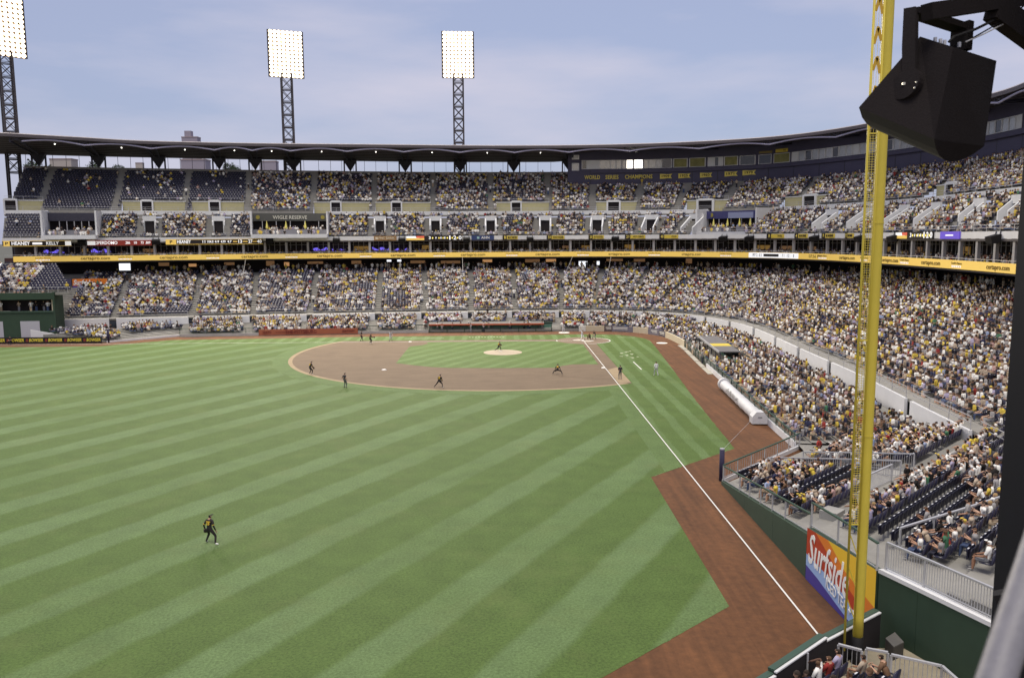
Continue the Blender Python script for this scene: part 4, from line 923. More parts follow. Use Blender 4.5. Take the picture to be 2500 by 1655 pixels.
def light_tower(u_base, lb, zr0, zr1, wd):
    s_ = s_px(u_base, OB - .8, 36); b = P3(s_, OB - .8, 0); f = np.array([14.0, 60.0, 0]) - b; f /= np.linalg.norm(f[:2]); yaw = math.atan2(f[1], f[0]) + math.pi / 2
    r = thing('light_tower', lb, 'light tower', (b[0], b[1], 0), yaw, 'lit floodlight towers behind the roof')
    m = mat('tower steel', (.040, .034, .038), .6)
    hw = 1.12
    for x in (-hw, hw):
        for y in (-.7, .7): MB().beam((x, y, 0), (x, y, zr0 + 1), .42, .34, m, (1, 0, 0)).build('mast_leg', r, world=False)
    mb = MB(); z = 30.0; k = 0
    while z < zr0:
        for y in (-.7, .7):
            mb.beam((-hw, y, z), (hw, y, z), .16, .16, m); mb.beam((-hw, y, z + .3), (hw, y, z + .3), .10, .10, m)
            mb.beam((-hw, y, z + .3), (hw, y, z + 2.7), .13, .13, m); mb.beam((hw, y, z + .3), (-hw, y, z + 2.7), .13, .13, m)
        z += 2.75
    mb.build('lattice_brace', r, world=False)
    h = zr1 - zr0; fr = MB()
    for x in (-wd / 2, wd / 2): fr.beam((x, -.45, zr0), (x, -.45, zr1), .35, .5, m, (1, 0, 0))
    nr, nc = 12, 8; mf = mat('lamp rack steel', (.34, .24, .19), .7)
    for i in range(nr + 1): zz = zr0 + h * i / nr; fr.beam((-wd / 2, -.25, zz), (wd / 2, -.25, zz), .12, .12, mf)
    for i in range(1, nc): xx = -wd / 2 + wd * i / nc; fr.beam((xx, -.2, zr0), (xx, -.2, zr1), .08, .08, mf, (1, 0, 0))
    fr.build('lamp_rack', r, world=False)
    MB().box((0, -.1, zr0 + h / 2), (wd * .96, .1, h * .98), mat('rack backing', (.50, .38, .30), .8)).build('rack_backing', r, world=False)
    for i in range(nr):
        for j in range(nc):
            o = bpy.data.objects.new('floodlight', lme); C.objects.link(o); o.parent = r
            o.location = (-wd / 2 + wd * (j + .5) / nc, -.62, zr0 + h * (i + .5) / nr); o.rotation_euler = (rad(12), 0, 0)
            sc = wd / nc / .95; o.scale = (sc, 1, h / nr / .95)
    ld = bpy.data.lights.new('floodlight_beam', 'SPOT'); lo = bpy.data.objects.new('floodlight_beam', ld); C.objects.link(lo); lo.parent = r
    ld.energy = 130000; ld.spot_size = rad(80); ld.spot_blend = .7; ld.shadow_soft_size = 9.0; ld.color = (1, .90, .74)
    lo.location = (0, -2.5, (zr0 + zr1) / 2); lo.rotation_euler = (rad(-56), 0, 0)
    return r
light_tower(29, 'lit floodlight tower at the far end of the roof', 53.4, 65.0, 7.5)
light_tower(706, 'lit floodlight tower behind the lettered dark grey party box', 51.9, 62.0, 7.3)
light_tower(1121, 'lit floodlight tower nearest the press box', 53.0, 63.4, 7.0)
# ================================================================== seats and people
class Spots:                                             # every seat of the house
    def __init__(s): s.p = []; s.f = []; s.s = []; s.b = []; s.r = []
    def add(s, p, f, ss, b, r):
        n = len(p); s.p.append(p); s.f.append(f); s.s.append(ss); s.b += [b] * n; s.r += [r] * n
sp = Spots()
def bank(b, s0, s1, o0, o1, z0, z1, n, aisles=(), aw=.62, skip=None, pitch=.55, r0=0):
    ss = run(s0, s1, 1.0)
    for r in range(r0, n):
        o = val(o0, ss) + (val(o1, ss) - val(o0, ss)) * (r + .60) / n; q = P2(ss, o)
        l = np.r_[0, np.cumsum(np.linalg.norm(np.diff(q, axis=0), axis=1))]; k = np.arange(.3, l[-1] - .3, pitch)
        x, y, s_ = np.interp(k, l, q[:, 0]), np.interp(k, l, q[:, 1]), np.interp(k, l, ss)
        ok = np.ones(len(k), bool)
        for a in aisles: ok &= np.abs(s_ - a) > aw
        if skip is not None: ok &= ~np.array([skip(v, r) for v in s_])
        nn = np.c_[np.interp(s_, SB, NB[:, 0]), np.interp(s_, SB, NB[:, 1])]; nn /= np.linalg.norm(nn, axis=1)[:, None]
        z = z0 + (z1 - z0) * r / n
        sp.add(np.c_[x, y, np.full(len(k), z)][ok], -nn[ok], s_[ok], b, r)
front_skip = lambda v, r: (sD3a - .5 < v < sD3b + .5 and r < 5) or (sD1a - 1 < v < sD1b + .5 and r < 5)
FA = [(a + b) / 2 for a, b in zip(SA_L[:-1], SA_L[1:])]
FA = sorted([v + o for v in SA_L for o in (0,)])
bank('field', S_J3 + .6, S_FB, OF + .3, OW, .45, 1.25, 10, [v + .8 for v in SA_L], .95, lambda v, r: r > 8 or front_skip(v, r))
bank('field', S_FB, S_J1 - .5, OF + .3, OW, .45, 1.75, 10, [v + .8 for v in SA_L], .95, front_skip)
bank('lower', SL0, SL1 - 9, OM0, OM1, ZM0, ZM1, NM, SA_L, .62)
bank('club', S0, S1 - 2, np.full(len(SB), 2.6), np.full(len(SB), 5.6), 12.35, 13.0, 3, [])
inbox = lambda v: any(a - .3 < v < b + .3 for a, b, k in SBX)
bank('front', S0, S1, OL0, OL1, ZL0, ZL1, NL, [v + d for v in VOM for d in (-1.9, 1.9)], .5, lambda v, r: any(abs(v - q) < 1.35 and 1 <= r < 8 for q in VOM) or inbox(v))
bank('rear', S0, S_PB, OT0, OT1, ZT0, ZT0 + NU * RT, NU, SA_U, .66, lambda v, r: r > 11 or (r < 4 and any(a - .2 < v < b + .2 for a, b in SWL)))
bank('rear', S_PB, S1, OT0, OT1, ZT0, ZT0 + NU * RT, NU, SA_U, .66, lambda v, r: r > 17 or (r < 4 and any(a - .2 < v < b + .2 for a, b in SWL)))
f3 = np.array([.69, -.72])
for mir in (False, True):
    for i in range(26):
        d = .6 + .85 * i + .5
        if mir and i > 7: continue
        if 9.6 < d < 11.4: continue
        t0 = t_wall(d, .9 if d < 9.6 else 2.3); t1 = t_far(d) - .6
        k = np.arange(t0, t1, .55); q = np.array([CC + CN * d + CR * t for t in k])
        ok = ~((d < 10) & (np.abs(k - 3.9) < 1.15)) & ~((d < 3.2) & (k > 3)) & ~((d > 8.4) & (d < 11) & (k > -1.8) & (k < 4.6))
        if d > 11.4: ok &= (np.abs(k - 7.5) > .5)
        if d > 16.4: ok &= k > -13.2
        q = q[ok]; k = k[ok]
        if mir: q = q[:, ::-1]
        f = f3[::-1] if mir else f3
        if len(q): sp.add(np.c_[q, np.full(len(q), cz(d - .5))], np.tile(f, (len(q), 1)), np.full(len(q), -1.0) - mir, 'corner', i)
# bleacher rows right behind the left field fence
bn = np.array([.63, -.77])
for i in range(3):
    for k in range(16):
        q = np.array([1.35, 101.0]) + np.array([.77, .63]) * (.6 * k) - bn * (.9 * i)
        sp.add(np.array([[q[0], q[1], BZ + .25 * i]]), bn[None], np.array([-3.0]), 'bleacher', i)
PP = np.vstack(sp.p); FF = np.vstack(sp.f); SS = np.concatenate(sp.s); BB = np.array(sp.b); RR = np.array(sp.r)
K = px(PP + np.array([0, 0, .8]))
see = (K[:, 2] > 4) & (K[:, 0] > -140) & (K[:, 0] < 2640) & (K[:, 1] > -100) & (K[:, 1] < 1800)
PP, FF, SS, BB, RR, K = PP[see], FF[see], SS[see], BB[see], RR[see], K[see]
U, V, D = K[:, 0], K[:, 1], K[:, 2]
# how full each block is: smooth clumps of empty seats
gx = rng.random((60, 220))
def clump(s, r, a=4.5, b=3.2):
    x, y = (s + 400) / a % 218, (r + 5) / b % 58; i, j = np.floor(x).astype(int), np.floor(y).astype(int); fx, fy = x - i, y - j
    fx, fy = fx * fx * (3 - 2 * fx), fy * fy * (3 - 2 * fy)
    return (gx[j, i] * (1 - fx) + gx[j, i + 1] * fx) * (1 - fy) + (gx[j + 1, i] * (1 - fx) + gx[j + 1, i + 1] * fx) * fy
cn = clump(SS + np.where(BB == 'corner', U / 18, 0), RR + 7 * (BB == 'rear') + 13 * (BB == 'front'))
dens_ = np.select([BB == 'field', BB == 'lower', BB == 'club', BB == 'front', BB == 'rear', BB == 'corner'], [.90, .86, .62, .84, .84, .64], .5)
m = (BB == 'lower') & (U < 1000); dens_[m] = np.where(cn[m] < .40, .30, .80)
m = (BB == 'lower') & (U >= 1000) & (U < 1500); dens_[m] = np.where(cn[m] < .22, .45, .90)
m = (BB == 'front') & (U < 1250) & (cn < .36); dens_[m] = .38
m = (BB == 'rear') & (U > 610) & (U < 1330); dens_[m] = np.where(cn[m] < .34, .40, .82)
m = (BB == 'rear') & (U < 607); dens_[m] = np.where(cn[m] > .80, .5, .10)
m = (BB == 'rear') & (U < 456); dens_[m] = np.where(cn[m] > .84, .38, .04)
m = (BB == 'rear') & (U < 291) & (U > 114); dens_[m] = np.where(cn[m] > .86, .30, .015)
m = (BB == 'front') & (U < 120); dens_[m] = .03
m = (BB == 'front') & (U > 245) & (U < 350); dens_[m] = np.where(cn[m] > .5, .62, .12)
m = (BB == 'front') & (U > 545) & (U < 615); dens_[m] = .45
m = (BB == 'corner') & (U > 1700); dens_[m] = np.where(cn[m] < .36, .15, .90)
m = (BB == 'corner') & (U > 2100) & (U < 2400) & (V > 1160) & (V < 1340) & (V + .62 * (U - 2130) > 1262) & (V + .62 * (U - 2130) < 1395); dens_[m] = .05
m = (BB == 'corner') & (U > 2090) & (V > 1345); dens_[m] = .88
m = (BB == 'corner') & (U < 400); dens_[m] = np.where(U[m] < 150, .2, .85)
m = BB == 'bleacher'; dens_[m] = .8
occ = rng.random(len(U)) < dens_
# ---- colours
PAL = [('white', (.76, .75, .72), .28), ('yellow', (.60, .45, .07), .095), ('black', (.016, .014, .014), .19), ('grey', (.30, .285, .285), .14), ('navy', (.035, .038, .085), .045), ('tan', (.42, .34, .26), .11), ('red', (.26, .035, .03), .02), ('pale blue', (.25, .30, .44), .025), ('pink', (.42, .27, .25), .02), ('green', (.06, .16, .09), .008), ('lavender', (.38, .34, .48), .05), ('brown', (.15, .085, .05), .02)]
PW = np.array([q[2] for q in PAL]); PW /= PW.sum(); PC = np.array([q[1] for q in PAL])
SKIN = np.array([(.50, .30, .205), (.44, .26, .175), (.55, .36, .26), (.30, .16, .10), (.12, .065, .045)]); SKW = [.35, .28, .22, .09, .06]
HAIR = [('dark haired', (.030, .020, .015), .34), ('brown haired', (.10, .055, .030), .22), ('fair haired', (.36, .24, .11), .08), ('grey haired', (.35, .33, .32), .05), ('black capped', (.015, .015, .016), .15), ('yellow capped', (.58, .43, .07), .05), ('white capped', (.74, .73, .70), .09)]
HW = np.array([q[2] for q in HAIR]); HW /= HW.sum(); HCc = np.array([q[1] for q in HAIR])
PANT = [('dark trousers', (.03, .03, .045)), ('tan shorts', (.40, .31, .21)), ('blue jeans', (.06, .085, .16)), ('grey shorts', (.22, .22, .23))]
PTC = np.array([q[1] for q in PANT])
n_all = len(U)
SHI = rng.choice(len(PAL), n_all, p=PW); SKI = rng.choice(5, n_all, p=SKW); HAI = rng.choice(len(HAIR), n_all, p=HW); PAI = rng.choice(4, n_all)
# ---- cheap far figures, joined into one mesh
def ring(cx, cy, z, rx, ry, n): return [(cx + rx * math.cos(2 * math.pi * k / n), cy + ry * math.sin(2 * math.pi * k / n), z) for k in range(n)]
def loft(rings, n, cap=True):
    v = [q for r in rings for q in r]; f = []
    for i in range(len(rings) - 1):
        for k in range(n):
            a, b, c_, d = i * n + k, i * n + (k + 1) % n, (i + 1) * n + (k + 1) % n, (i + 1) * n + k; f += [(a, b, c_), (a, c_, d)]
    if cap:
        for k in range(1, n - 1): f.append(((len(rings) - 1) * n, (len(rings) - 1) * n + k, (len(rings) - 1) * n + k + 1))
    return v, f
def template(full, stand=False):
    V_, F_, P_ = [], [], []                              # part codes: 0 skin 1 shirt 2 trousers 3 hair
    def put(v, f, p): k = len(V_); V_.extend(v); F_.extend([(a + k, b + k, c_ + k) for a, b, c_ in f]); P_.extend(p if isinstance(p, list) else [p] * len(v))
    h = .40 if stand else 0
    put(*loft([ring(0, 0, .42 + h, .17, .13, 6), ring(0, .01, .72 + h, .17, .12, 6), ring(0, .02, .98 + h, .22, .11, 6), ring(0, .03, 1.06 + h, .08, .07, 6)], 6), 1)
    hv = loft([ring(0, .05, 1.07 + h, .06, .06, 6), ring(0, .06, 1.15 + h, .095, .105, 6), ring(0, .05, 1.25 + h, .10, .115, 6), ring(0, .04, 1.33 + h, .055, .07, 6)], 6)
    put(*hv, [0] * 6 + [0, 0, 0, 0, 3, 3] + [3] * 12)
    def boxf(x0, x1, y0, y1, z0, z1, p):
        v = [(x, y, z) for z in (z0, z1) for x, y in ((x0, y0), (x1, y0), (x1, y1), (x0, y1))]
        f = [(4, 5, 6), (4, 6, 7), (0, 1, 5), (0, 5, 4), (1, 2, 6), (1, 6, 5), (2, 3, 7), (2, 7, 6), (3, 0, 4), (3, 4, 7)]; put(v, f, p)
    if stand:
        boxf(-.16, -.02, -.08, .08, 0, .84, 2); boxf(.02, .16, -.08, .08, 0, .84, 2)
    else:
        boxf(-.19, .19, .0, .46, .42, .56, [2] * 8)
        if full: boxf(-.17, .17, .36, .46, 0, .42, [0, 0, 0, 0, 2, 2, 2, 2])
    for sx in (-1, 1):
        v = [(sx * .20, -.02, .98 + h), (sx * .29, .0, .96 + h), (sx * .28, .03, .74 + h), (sx * .19, .06, .76 + h), (sx * .22, .34, .66 + h), (sx * .14, .36, .66 + h), (sx * .16, .35, .58 + h)]
        put(v, [(0, 1, 2), (0, 2, 3), (3, 2, 4), (3, 4, 5), (2, 6, 4), (3, 5, 6), (2, 3, 6)], [1, 1, 1, 1, 0, 0, 0])
    return np.array(V_), np.array(F_), np.array(P_)
def joined(tv, tf, pos, fwd, scl, colour, turn=None):
    """numpy copies of a template: returns vertices, faces, colours"""
    n, k = len(pos), len(tv); a = np.arctan2(-fwd[:, 0], fwd[:, 1])
    if turn is not None: a = a + turn
    co, si = np.cos(a)[:, None], np.sin(a)[:, None]; x, y, z = tv[:, 0][None] * scl[:, None], tv[:, 1][None] * scl[:, None], tv[:, 2][None] * scl[:, None]
    v = np.stack([x * co - y * si + pos[:, :1], x * si + y * co + pos[:, 1:2], z + pos[:, 2:3]], -1).reshape(-1, 3)
    f = (tf[None] + (np.arange(n) * k)[:, None, None]).reshape(-1, 3)
    return v, f, colour.reshape(-1, 3)
def stuff(name, parts, m, label, cat, parent=None):
    v, f, c_ = [], [], []; k = 0
    for a, b, d in parts: v.append(a); f.append(b + k); c_.append(d); k += len(a)
    v, f, c_ = np.vstack(v), np.vstack(f), np.vstack(c_)
    me = bpy.data.meshes.new(name); me.vertices.add(len(v)); me.vertices.foreach_set('co', v.astype(np.float32).ravel())
    me.loops.add(f.size); me.loops.foreach_set('vertex_index', f.astype(np.int32).ravel())
    me.polygons.add(len(f)); me.polygons.foreach_set('loop_start', np.arange(0, f.size, 3, dtype=np.int32))
    at = me.attributes.new('col', 'FLOAT_COLOR', 'POINT'); at.data.foreach_set('color', np.c_[c_, np.ones(len(c_))].astype(np.float32).ravel())
    me.materials.append(m); me.update(calc_edges=True); me.validate()
    return tag(link(name, me, parent), label, cat, None, 'stuff')
# the 300 people and the 300 empty seats that show largest stand as objects of their own
front_ok = (U > 5) & (U < 2415) & (V > 5) & (V < 1650)
pi = np.where(occ & front_ok)[0]; pi = pi[np.argsort(D[pi])]; near_p = pi[:300]
ei = np.where(~occ & front_ok)[0]; ei = ei[np.argsort(D[ei])]; near_s = ei[:300]
is_near = np.zeros(n_all, bool); is_near[near_p] = True; seat_near = np.zeros(n_all, bool); seat_near[near_s] = True
far = np.where(occ & ~is_near)[0]
full = far[D[far] < 85]; lean = far[D[far] >= 85]
def person_cols(idx, part):
    sk, sh, ha, pa_ = SKIN[SKI[idx]], PC[SHI[idx]], HCc[HAI[idx]], PTC[PAI[idx]]
    j = 1 + .22 * (rng.random((len(idx), 1)) - .5); t = np.stack([sk, sh * j, pa_, ha], 1); return np.clip(t[:, part], 0, 1)
parts = []
def scatter(idx, tpl, lift=0.0):
    if not len(idx): return
    tv, tf, tp = tpl; n = len(idx)
    pos = PP[idx].copy(); pos[:, :2] += rng.normal(0, .035, (n, 2)); pos[:, 2] += rng.normal(0, .02, n) + lift
    parts.append(joined(tv, tf, pos, FF[idx], .86 + .24 * rng.random(n), person_cols(idx, tp), rng.normal(0, .42, n)))
up = rng.random(n_all) < .03
T_full, T_lean, T_up = template(True), template(False), template(True, True)
T_full[0][:, 2] *= .93; T_lean[0][:, 2] *= .95
scatter(full, T_full); scatter(lean[~up[lean]], T_lean); scatter(lean[up[lean]], T_up)
# people standing at the rear of the lower bowl and in the party boxes
def standers(s_list, o, z):
    n = len(s_list); q = P2(np.array(s_list), val(o, np.array(s_list)) + rng.normal(0, .4, n)); nn = np.array([nrm(v)[:2] for v in s_list])
    sh = rng.choice(len(PAL), n, p=PW); sk = SKIN[rng.choice(5, n, p=SKW)]; ha = HCc[rng.choice(len(HAIR), n, p=HW)]; pa_ = PTC[rng.choice(4, n)]
    tv, tf, tp = T_up; col = np.stack([sk, PC[sh], pa_, ha], 1)[:, tp]
    parts.append(joined(tv, tf, np.c_[q, np.full(n, z)], -nn, .95 + .12 * rng.random(n), col, rng.normal(0, .5, n)))
standers(rng.uniform(SL0 + 5, SL1 - 20, 330), OM1 + 1.0, ZM1)
for a, b, k in SBX: standers(rng.uniform(a + 1, b - 1, 26 if k != 'l' else 9), OU - 3.0, 17.0); standers(rng.uniform(a + 1, b - 1, 18), OU - 6.2, 16.3)
standers(rng.uniform(sD3a + 2, sD3b - 1, 16), OF + 1.0, 0.02); standers(rng.uniform(sD1a + 2, sD1b - 1, 16), OF + .8, 0.0)
for v in SA_L:
    if SL0 + 4 < v < SL1 - 12:
        for _ in range(int(rng.integers(0, 3))): k_ = int(rng.integers(1, 20)); standers([v + rng.normal(0, .2)], OM0 + .84 * (k_ + .5), ZM0 + .262 * k_)
for v in SA_U:
    if rng.random() < .5: k_ = int(rng.integers(5, 14)); standers([v], OT0 + TR * (k_ + .5), ZT0 + RT * k_)
crowdm = colmat('crowd clothing')
stuff('crowd', parts, crowdm, 'dense seated crowd of spectators filling the far tiers of the grandstand', 'crowd')
# ---- seats
def bx_(x0, x1, y0, y1, z0, z1, lean_=0.0):
    v = [(x, y + (lean_ if z == z1 else 0), z) for z in (z0, z1) for x, y in ((x0, y0), (x1, y0), (x1, y1), (x0, y1))]
    return v, [(4, 5, 6), (4, 6, 7), (0, 1, 5), (0, 5, 4), (1, 2, 6), (1, 6, 5), (2, 3, 7), (2, 7, 6), (3, 0, 4), (3, 4, 7)]
def seat_tpl(empty):
    V_, F_, P_ = [], [], []
    def put(v, f, p): k = len(V_); V_.extend(v); F_.extend([(a + k, b + k, c_ + k) for a, b, c_ in f]); P_.extend([p] * len(v))
    put(*bx_(-.24, .24, -.24, -.18, .42, .86, -.06), 0)
    if empty:
        put(*bx_(-.22, .22, -.16, -.10, .44, .80, .02), 0)
        put([(-.07, -.155, .868), (.07, -.155, .868), (.07, -.205, .885), (-.07, -.205, .885), (-.07, -.12, .80), (.07, -.12, .80), (.07, -.10, .83), (-.07, -.10, .83)], [(0, 1, 2), (0, 2, 3), (4, 5, 6), (4, 6, 7)], 1)  # pale slips stand in for the glints on the seat tops
    else: put(*bx_(-.22, .22, -.18, .22, .40, .45), 0)
    put(*bx_(.235, .275, -.20, .12, .55, .60), 2)
    return np.array(V_), np.array(F_), np.array(P_)
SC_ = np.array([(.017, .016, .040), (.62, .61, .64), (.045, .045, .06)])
sparts = []
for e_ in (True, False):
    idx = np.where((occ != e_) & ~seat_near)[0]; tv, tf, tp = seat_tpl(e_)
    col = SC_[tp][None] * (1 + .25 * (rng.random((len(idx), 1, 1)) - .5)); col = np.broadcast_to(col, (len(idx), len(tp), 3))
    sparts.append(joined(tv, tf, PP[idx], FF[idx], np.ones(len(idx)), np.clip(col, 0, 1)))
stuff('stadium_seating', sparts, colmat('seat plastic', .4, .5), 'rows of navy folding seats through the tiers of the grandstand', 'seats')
# seat as an object: backrest, tipped pan, arms, standard
sb = MB(); 
prof = [(-.235, 0), (-.12, .012), (.12, .012), (.235, 0)]
sb.add([(x, -.18 + o, .43) for x, o in ((-.23, 0), (0, -.03), (.23, 0))] + [(x, -.225 + o, .80) for x, o in ((-.24, 0), (0, -.035), (.24, 0))] + [(x, -.245 + o, .88) for x, o in ((-.17, 0), (0, -.03), (.17, 0))] + [(x, -.225 + o, .43) for x, o in ((-.23, 0), (0, -.03), (.23, 0))] + [(x, -.27 + o, .80) for x, o in ((-.24, 0), (0, -.035), (.24, 0))] + [(x, -.275 + o, .88) for x, o in ((-.17, 0), (0, -.03), (.17, 0))],
       [(0, 1, 4, 3), (1, 2, 5, 4), (3, 4, 7, 6), (4, 5, 8, 7), (10, 9, 12, 13), (11, 10, 13, 14), (13, 12, 15, 16), (14, 13, 16, 17), (6, 7, 16, 15), (7, 8, 17, 16), (0, 3, 12, 9), (3, 6, 15, 12), (2, 11, 14, 5), (5, 14, 17, 8), (0, 9, 10, 1), (1, 10, 11, 2)], seatblue)
me_back = sb.mesh('backrest')
pn = MB(); pn.hexa([(-.22, -.15, .44), (.22, -.15, .44), (.22, -.10, .42), (-.22, -.10, .42)], [(-.20, -.11, .80), (.20, -.11, .80), (.20, -.07, .80), (-.20, -.07, .80)], seatblue); pn.box((0, -.09, .812), (.16, .05, .02), mat('seat top glint', (.60, .60, .63), .4)); me_pan = pn.mesh('seat_pan')  # pale box on the pan imitates a specular glint
am = MB(); am.box((.258, -.04, .60), (.05, .36, .04), seatblue); am.box((.258, -.16, .32), (.045, .06, .58), seatgrey); am.box((.258, -.10, .02), (.05, .22, .03), seatgrey); me_arm = am.mesh('arm_standard')
zone = {'corner': 'the left field corner stand', 'field': 'the field level block behind the tarpaulin', 'lower': 'the lower bowl block above the white wall', 'bleacher': 'the bleacher behind the outfield fence', 'front': 'the front upper tier', 'rear': 'the rear upper tier', 'club': 'the club level'}
def place(idx): f = FF[idx]; return math.atan2(-f[0], f[1])
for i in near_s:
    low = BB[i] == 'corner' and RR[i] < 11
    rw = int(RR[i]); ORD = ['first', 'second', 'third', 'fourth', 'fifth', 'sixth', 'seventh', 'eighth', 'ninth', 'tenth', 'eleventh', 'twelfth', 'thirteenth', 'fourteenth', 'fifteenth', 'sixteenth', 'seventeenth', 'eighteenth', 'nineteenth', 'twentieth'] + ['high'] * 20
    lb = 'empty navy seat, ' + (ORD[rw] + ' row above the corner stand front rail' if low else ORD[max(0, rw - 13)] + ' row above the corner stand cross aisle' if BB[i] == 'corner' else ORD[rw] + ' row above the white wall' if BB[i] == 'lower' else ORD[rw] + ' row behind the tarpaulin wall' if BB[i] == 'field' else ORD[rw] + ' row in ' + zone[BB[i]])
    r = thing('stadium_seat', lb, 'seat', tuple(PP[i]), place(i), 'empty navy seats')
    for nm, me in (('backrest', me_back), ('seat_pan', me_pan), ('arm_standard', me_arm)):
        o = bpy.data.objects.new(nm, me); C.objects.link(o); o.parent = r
# ------------------------------------------------------------------ modelled bodies
def ik(a, b, l1, l2, pole):
    a, b, pole = np.array(a, float), np.array(b, float), np.array(pole, float); d = b - a; L_ = np.linalg.norm(d)
    if L_ > (l1 + l2) * .995: b = a + d / L_ * (l1 + l2) * .995; d = b - a; L_ = np.linalg.norm(d)
    u = d / L_; x = (l1 * l1 - l2 * l2 + L_ * L_) / (2 * L_); h = math.sqrt(max(1e-6, l1 * l1 - x * x)); p = pole - u * (pole @ u); p /= max(1e-6, np.linalg.norm(p))
    return a + u * x + p * h, b
def body(name, mats, hip=(0, 0, .93), lean=0., side=0., twist=0., hyaw=0., hpitch=0., lf=(-.13, 0), rf=(.13, 0), lh=(-.26, .05, .85), rh=(.26, .05, .85), kp=(0, 1, 0), kpl=None, kpr=None, ep=(0, -1, -.2), toe=(0., 0.), sleeve='short', shorts=False, cap=True, longhair=False, glove=None, lfz=0., rfz=0., sub=1, face=True):
    """one continuous skinned figure facing +Y; mats = skin, shirt, trousers, shoes, hair/cap"""
    hip = np.array(hip, float); dr = np.array([math.sin(side), math.sin(lean) * math.cos(side), math.cos(lean) * math.cos(side)])
    rt = np.array([math.cos(twist), math.sin(twist), 0]); rt = rt - dr * (rt @ dr); rt /= np.linalg.norm(rt)
    J = {'hip': hip, 'waist': hip + dr * .14, 'chest': hip + dr * .34, 'nb': hip + dr * .47}
    hd = dr * .35 + np.array([0, 0, .75]) + np.array([math.sin(hyaw) * -.1, 0, 0]); hd /= np.linalg.norm(hd)
    fwd = np.array([-math.sin(hyaw + twist), math.cos(hyaw + twist), math.sin(hpitch)])
    J['neck'] = J['nb'] + hd * .075; J['head0'] = J['nb'] + hd * .155 + fwd * .02; J['head1'] = J['nb'] + hd * .255 + fwd * .015
    J['ls'], J['rs'] = J['nb'] - dr * .055 - rt * .185, J['nb'] - dr * .055 + rt * .185
    for s_, h in (('l', lh), ('r', rh)):
        e_, w_ = ik(J[s_ + 's'], h, .29, .26, np.array(ep) + np.array([(-.4 if s_ == 'l' else .4), 0, 0])); J[s_ + 'e'], J[s_ + 'w'] = e_, w_
        d = (w_ - e_) / np.linalg.norm(w_ - e_); J[s_ + 'h'] = w_ + d * .085
    for s_, x, ft, fz, k, ty in (('l', -.10, lf, lfz, kpl, toe[0]), ('r', .10, rf, rfz, kpr, toe[1])):
        J[s_ + 'p'] = hip + np.array([x, 0, -.05]); an = np.array([ft[0], ft[1], .085 + fz])
        kn, an = ik(J[s_ + 'p'], an, .43, .42, np.array(k if k is not None else kp, float)); J[s_ + 'k'], J[s_ + 'a'] = kn, an
        J[s_ + 't'] = an + np.array([math.sin(-ty) * .17, math.cos(ty) * .17, -.045]); J[s_ + 'l'] = an + np.array([0, -.035, -.045])
    bones = [('hip', 'waist', 1), ('waist', 'chest', 1), ('chest', 'nb', 1), ('nb', 'neck', 0), ('neck', 'head0', 0), ('head0', 'head1', 0)]
    for s_ in 'lr':
        bones += [('nb', s_ + 's', 1), (s_ + 's', s_ + 'e', 1), (s_ + 'e', s_ + 'w', 1 if sleeve == 'long' else 0), (s_ + 'w', s_ + 'h', 0), ('hip', s_ + 'p', 2), (s_ + 'p', s_ + 'k', 2), (s_ + 'k', s_ + 'a', 0 if shorts else 2), (s_ + 'a', s_ + 't', 3)]
    R_ = {'hip': (.155, .125), 'waist': (.15, .115), 'chest': (.175, .125), 'nb': (.10, .085), 'neck': (.056, .056), 'head0': (.082, .088), 'head1': (.088, .10), 's': (.075, .075), 'e': (.05, .05), 'w': (.035, .035), 'h': (.043, .03), 'p': (.10, .10), 'k': (.068, .068), 'a': (.045, .045), 't': (.042, .035)}
    names = [k for k in J if not k.endswith('l') or k == 'hip' or len(k) > 2]; names = [k for k in names if k not in ('ll', 'rl')]
    ix = {k: i for i, k in enumerate(names)}
    me = bpy.data.meshes.new('skel'); me.from_pydata([tuple(J[k]) for k in names], [(ix[a], ix[b]) for a, b, _ in bones], []); ob = bpy.data.objects.new('skel', me); C.objects.link(ob)
    md = ob.modifiers.new('Skin', 'SKIN'); md.branch_smoothing = .3
    for k in names:
        sv = me.skin_vertices[0].data[ix[k]]; sv.radius = R_[k] if k in R_ else R_[k[1]]; sv.use_root = (k == 'hip')
    if sub: ss_ = ob.modifiers.new('Sub', 'SUBSURF'); ss_.levels = sub; ss_.render_levels = sub
    dg = bpy.context.evaluated_depsgraph_get(); out_ = bpy.data.meshes.new_from_object(ob.evaluated_get(dg)); bpy.data.objects.remove(ob)
    v = np.empty(len(out_.vertices) * 3); out_.vertices.foreach_get('co', v); v = v.reshape(-1, 3)
    polys = [tuple(p.vertices) for p in out_.polygons]; bpy.data.meshes.remove(out_)
    A = np.array([J[a] for a, b, _ in bones]); B = np.array([J[b] for a, b, _ in bones]); rg = [c_ for _, _, c_ in bones]
    mi = []
    for p in polys:
        c_ = v[list(p)].mean(0); t = np.clip(((c_ - A) * (B - A)).sum(1) / ((B - A) ** 2).sum(1), 0, 1); dd = np.linalg.norm(A + (B - A) * t[:, None] - c_, axis=1); k = int(np.argmin(dd)); g_ = rg[k]
        if bones[k][1] in ('head1', 'head0'):
            rel = c_ - J['head0']; upv = rel @ hd; fw = rel @ (fwd / np.linalg.norm(fwd))
            if upv > .06 or (fw < .02 and upv > (-.12 if longhair else -.03)): g_ = 4
        elif bones[k][1] in ('ls', 'rs', 'nb'): g_ = 1
        elif longhair and bones[k][1] == 'neck' and (c_ - J['neck']) @ fwd < 0: g_ = 4
        elif bones[k][0] in ('le', 're') and sleeve == 'elbow' and t[k] < .3: g_ = 1
        elif bones[k][0] in ('lp', 'rp') and shorts and t[k] > .85: g_ = 0
        elif bones[k][0] in ('ls', 'rs') and sleeve == 'short' and t[k] > .72: g_ = 0
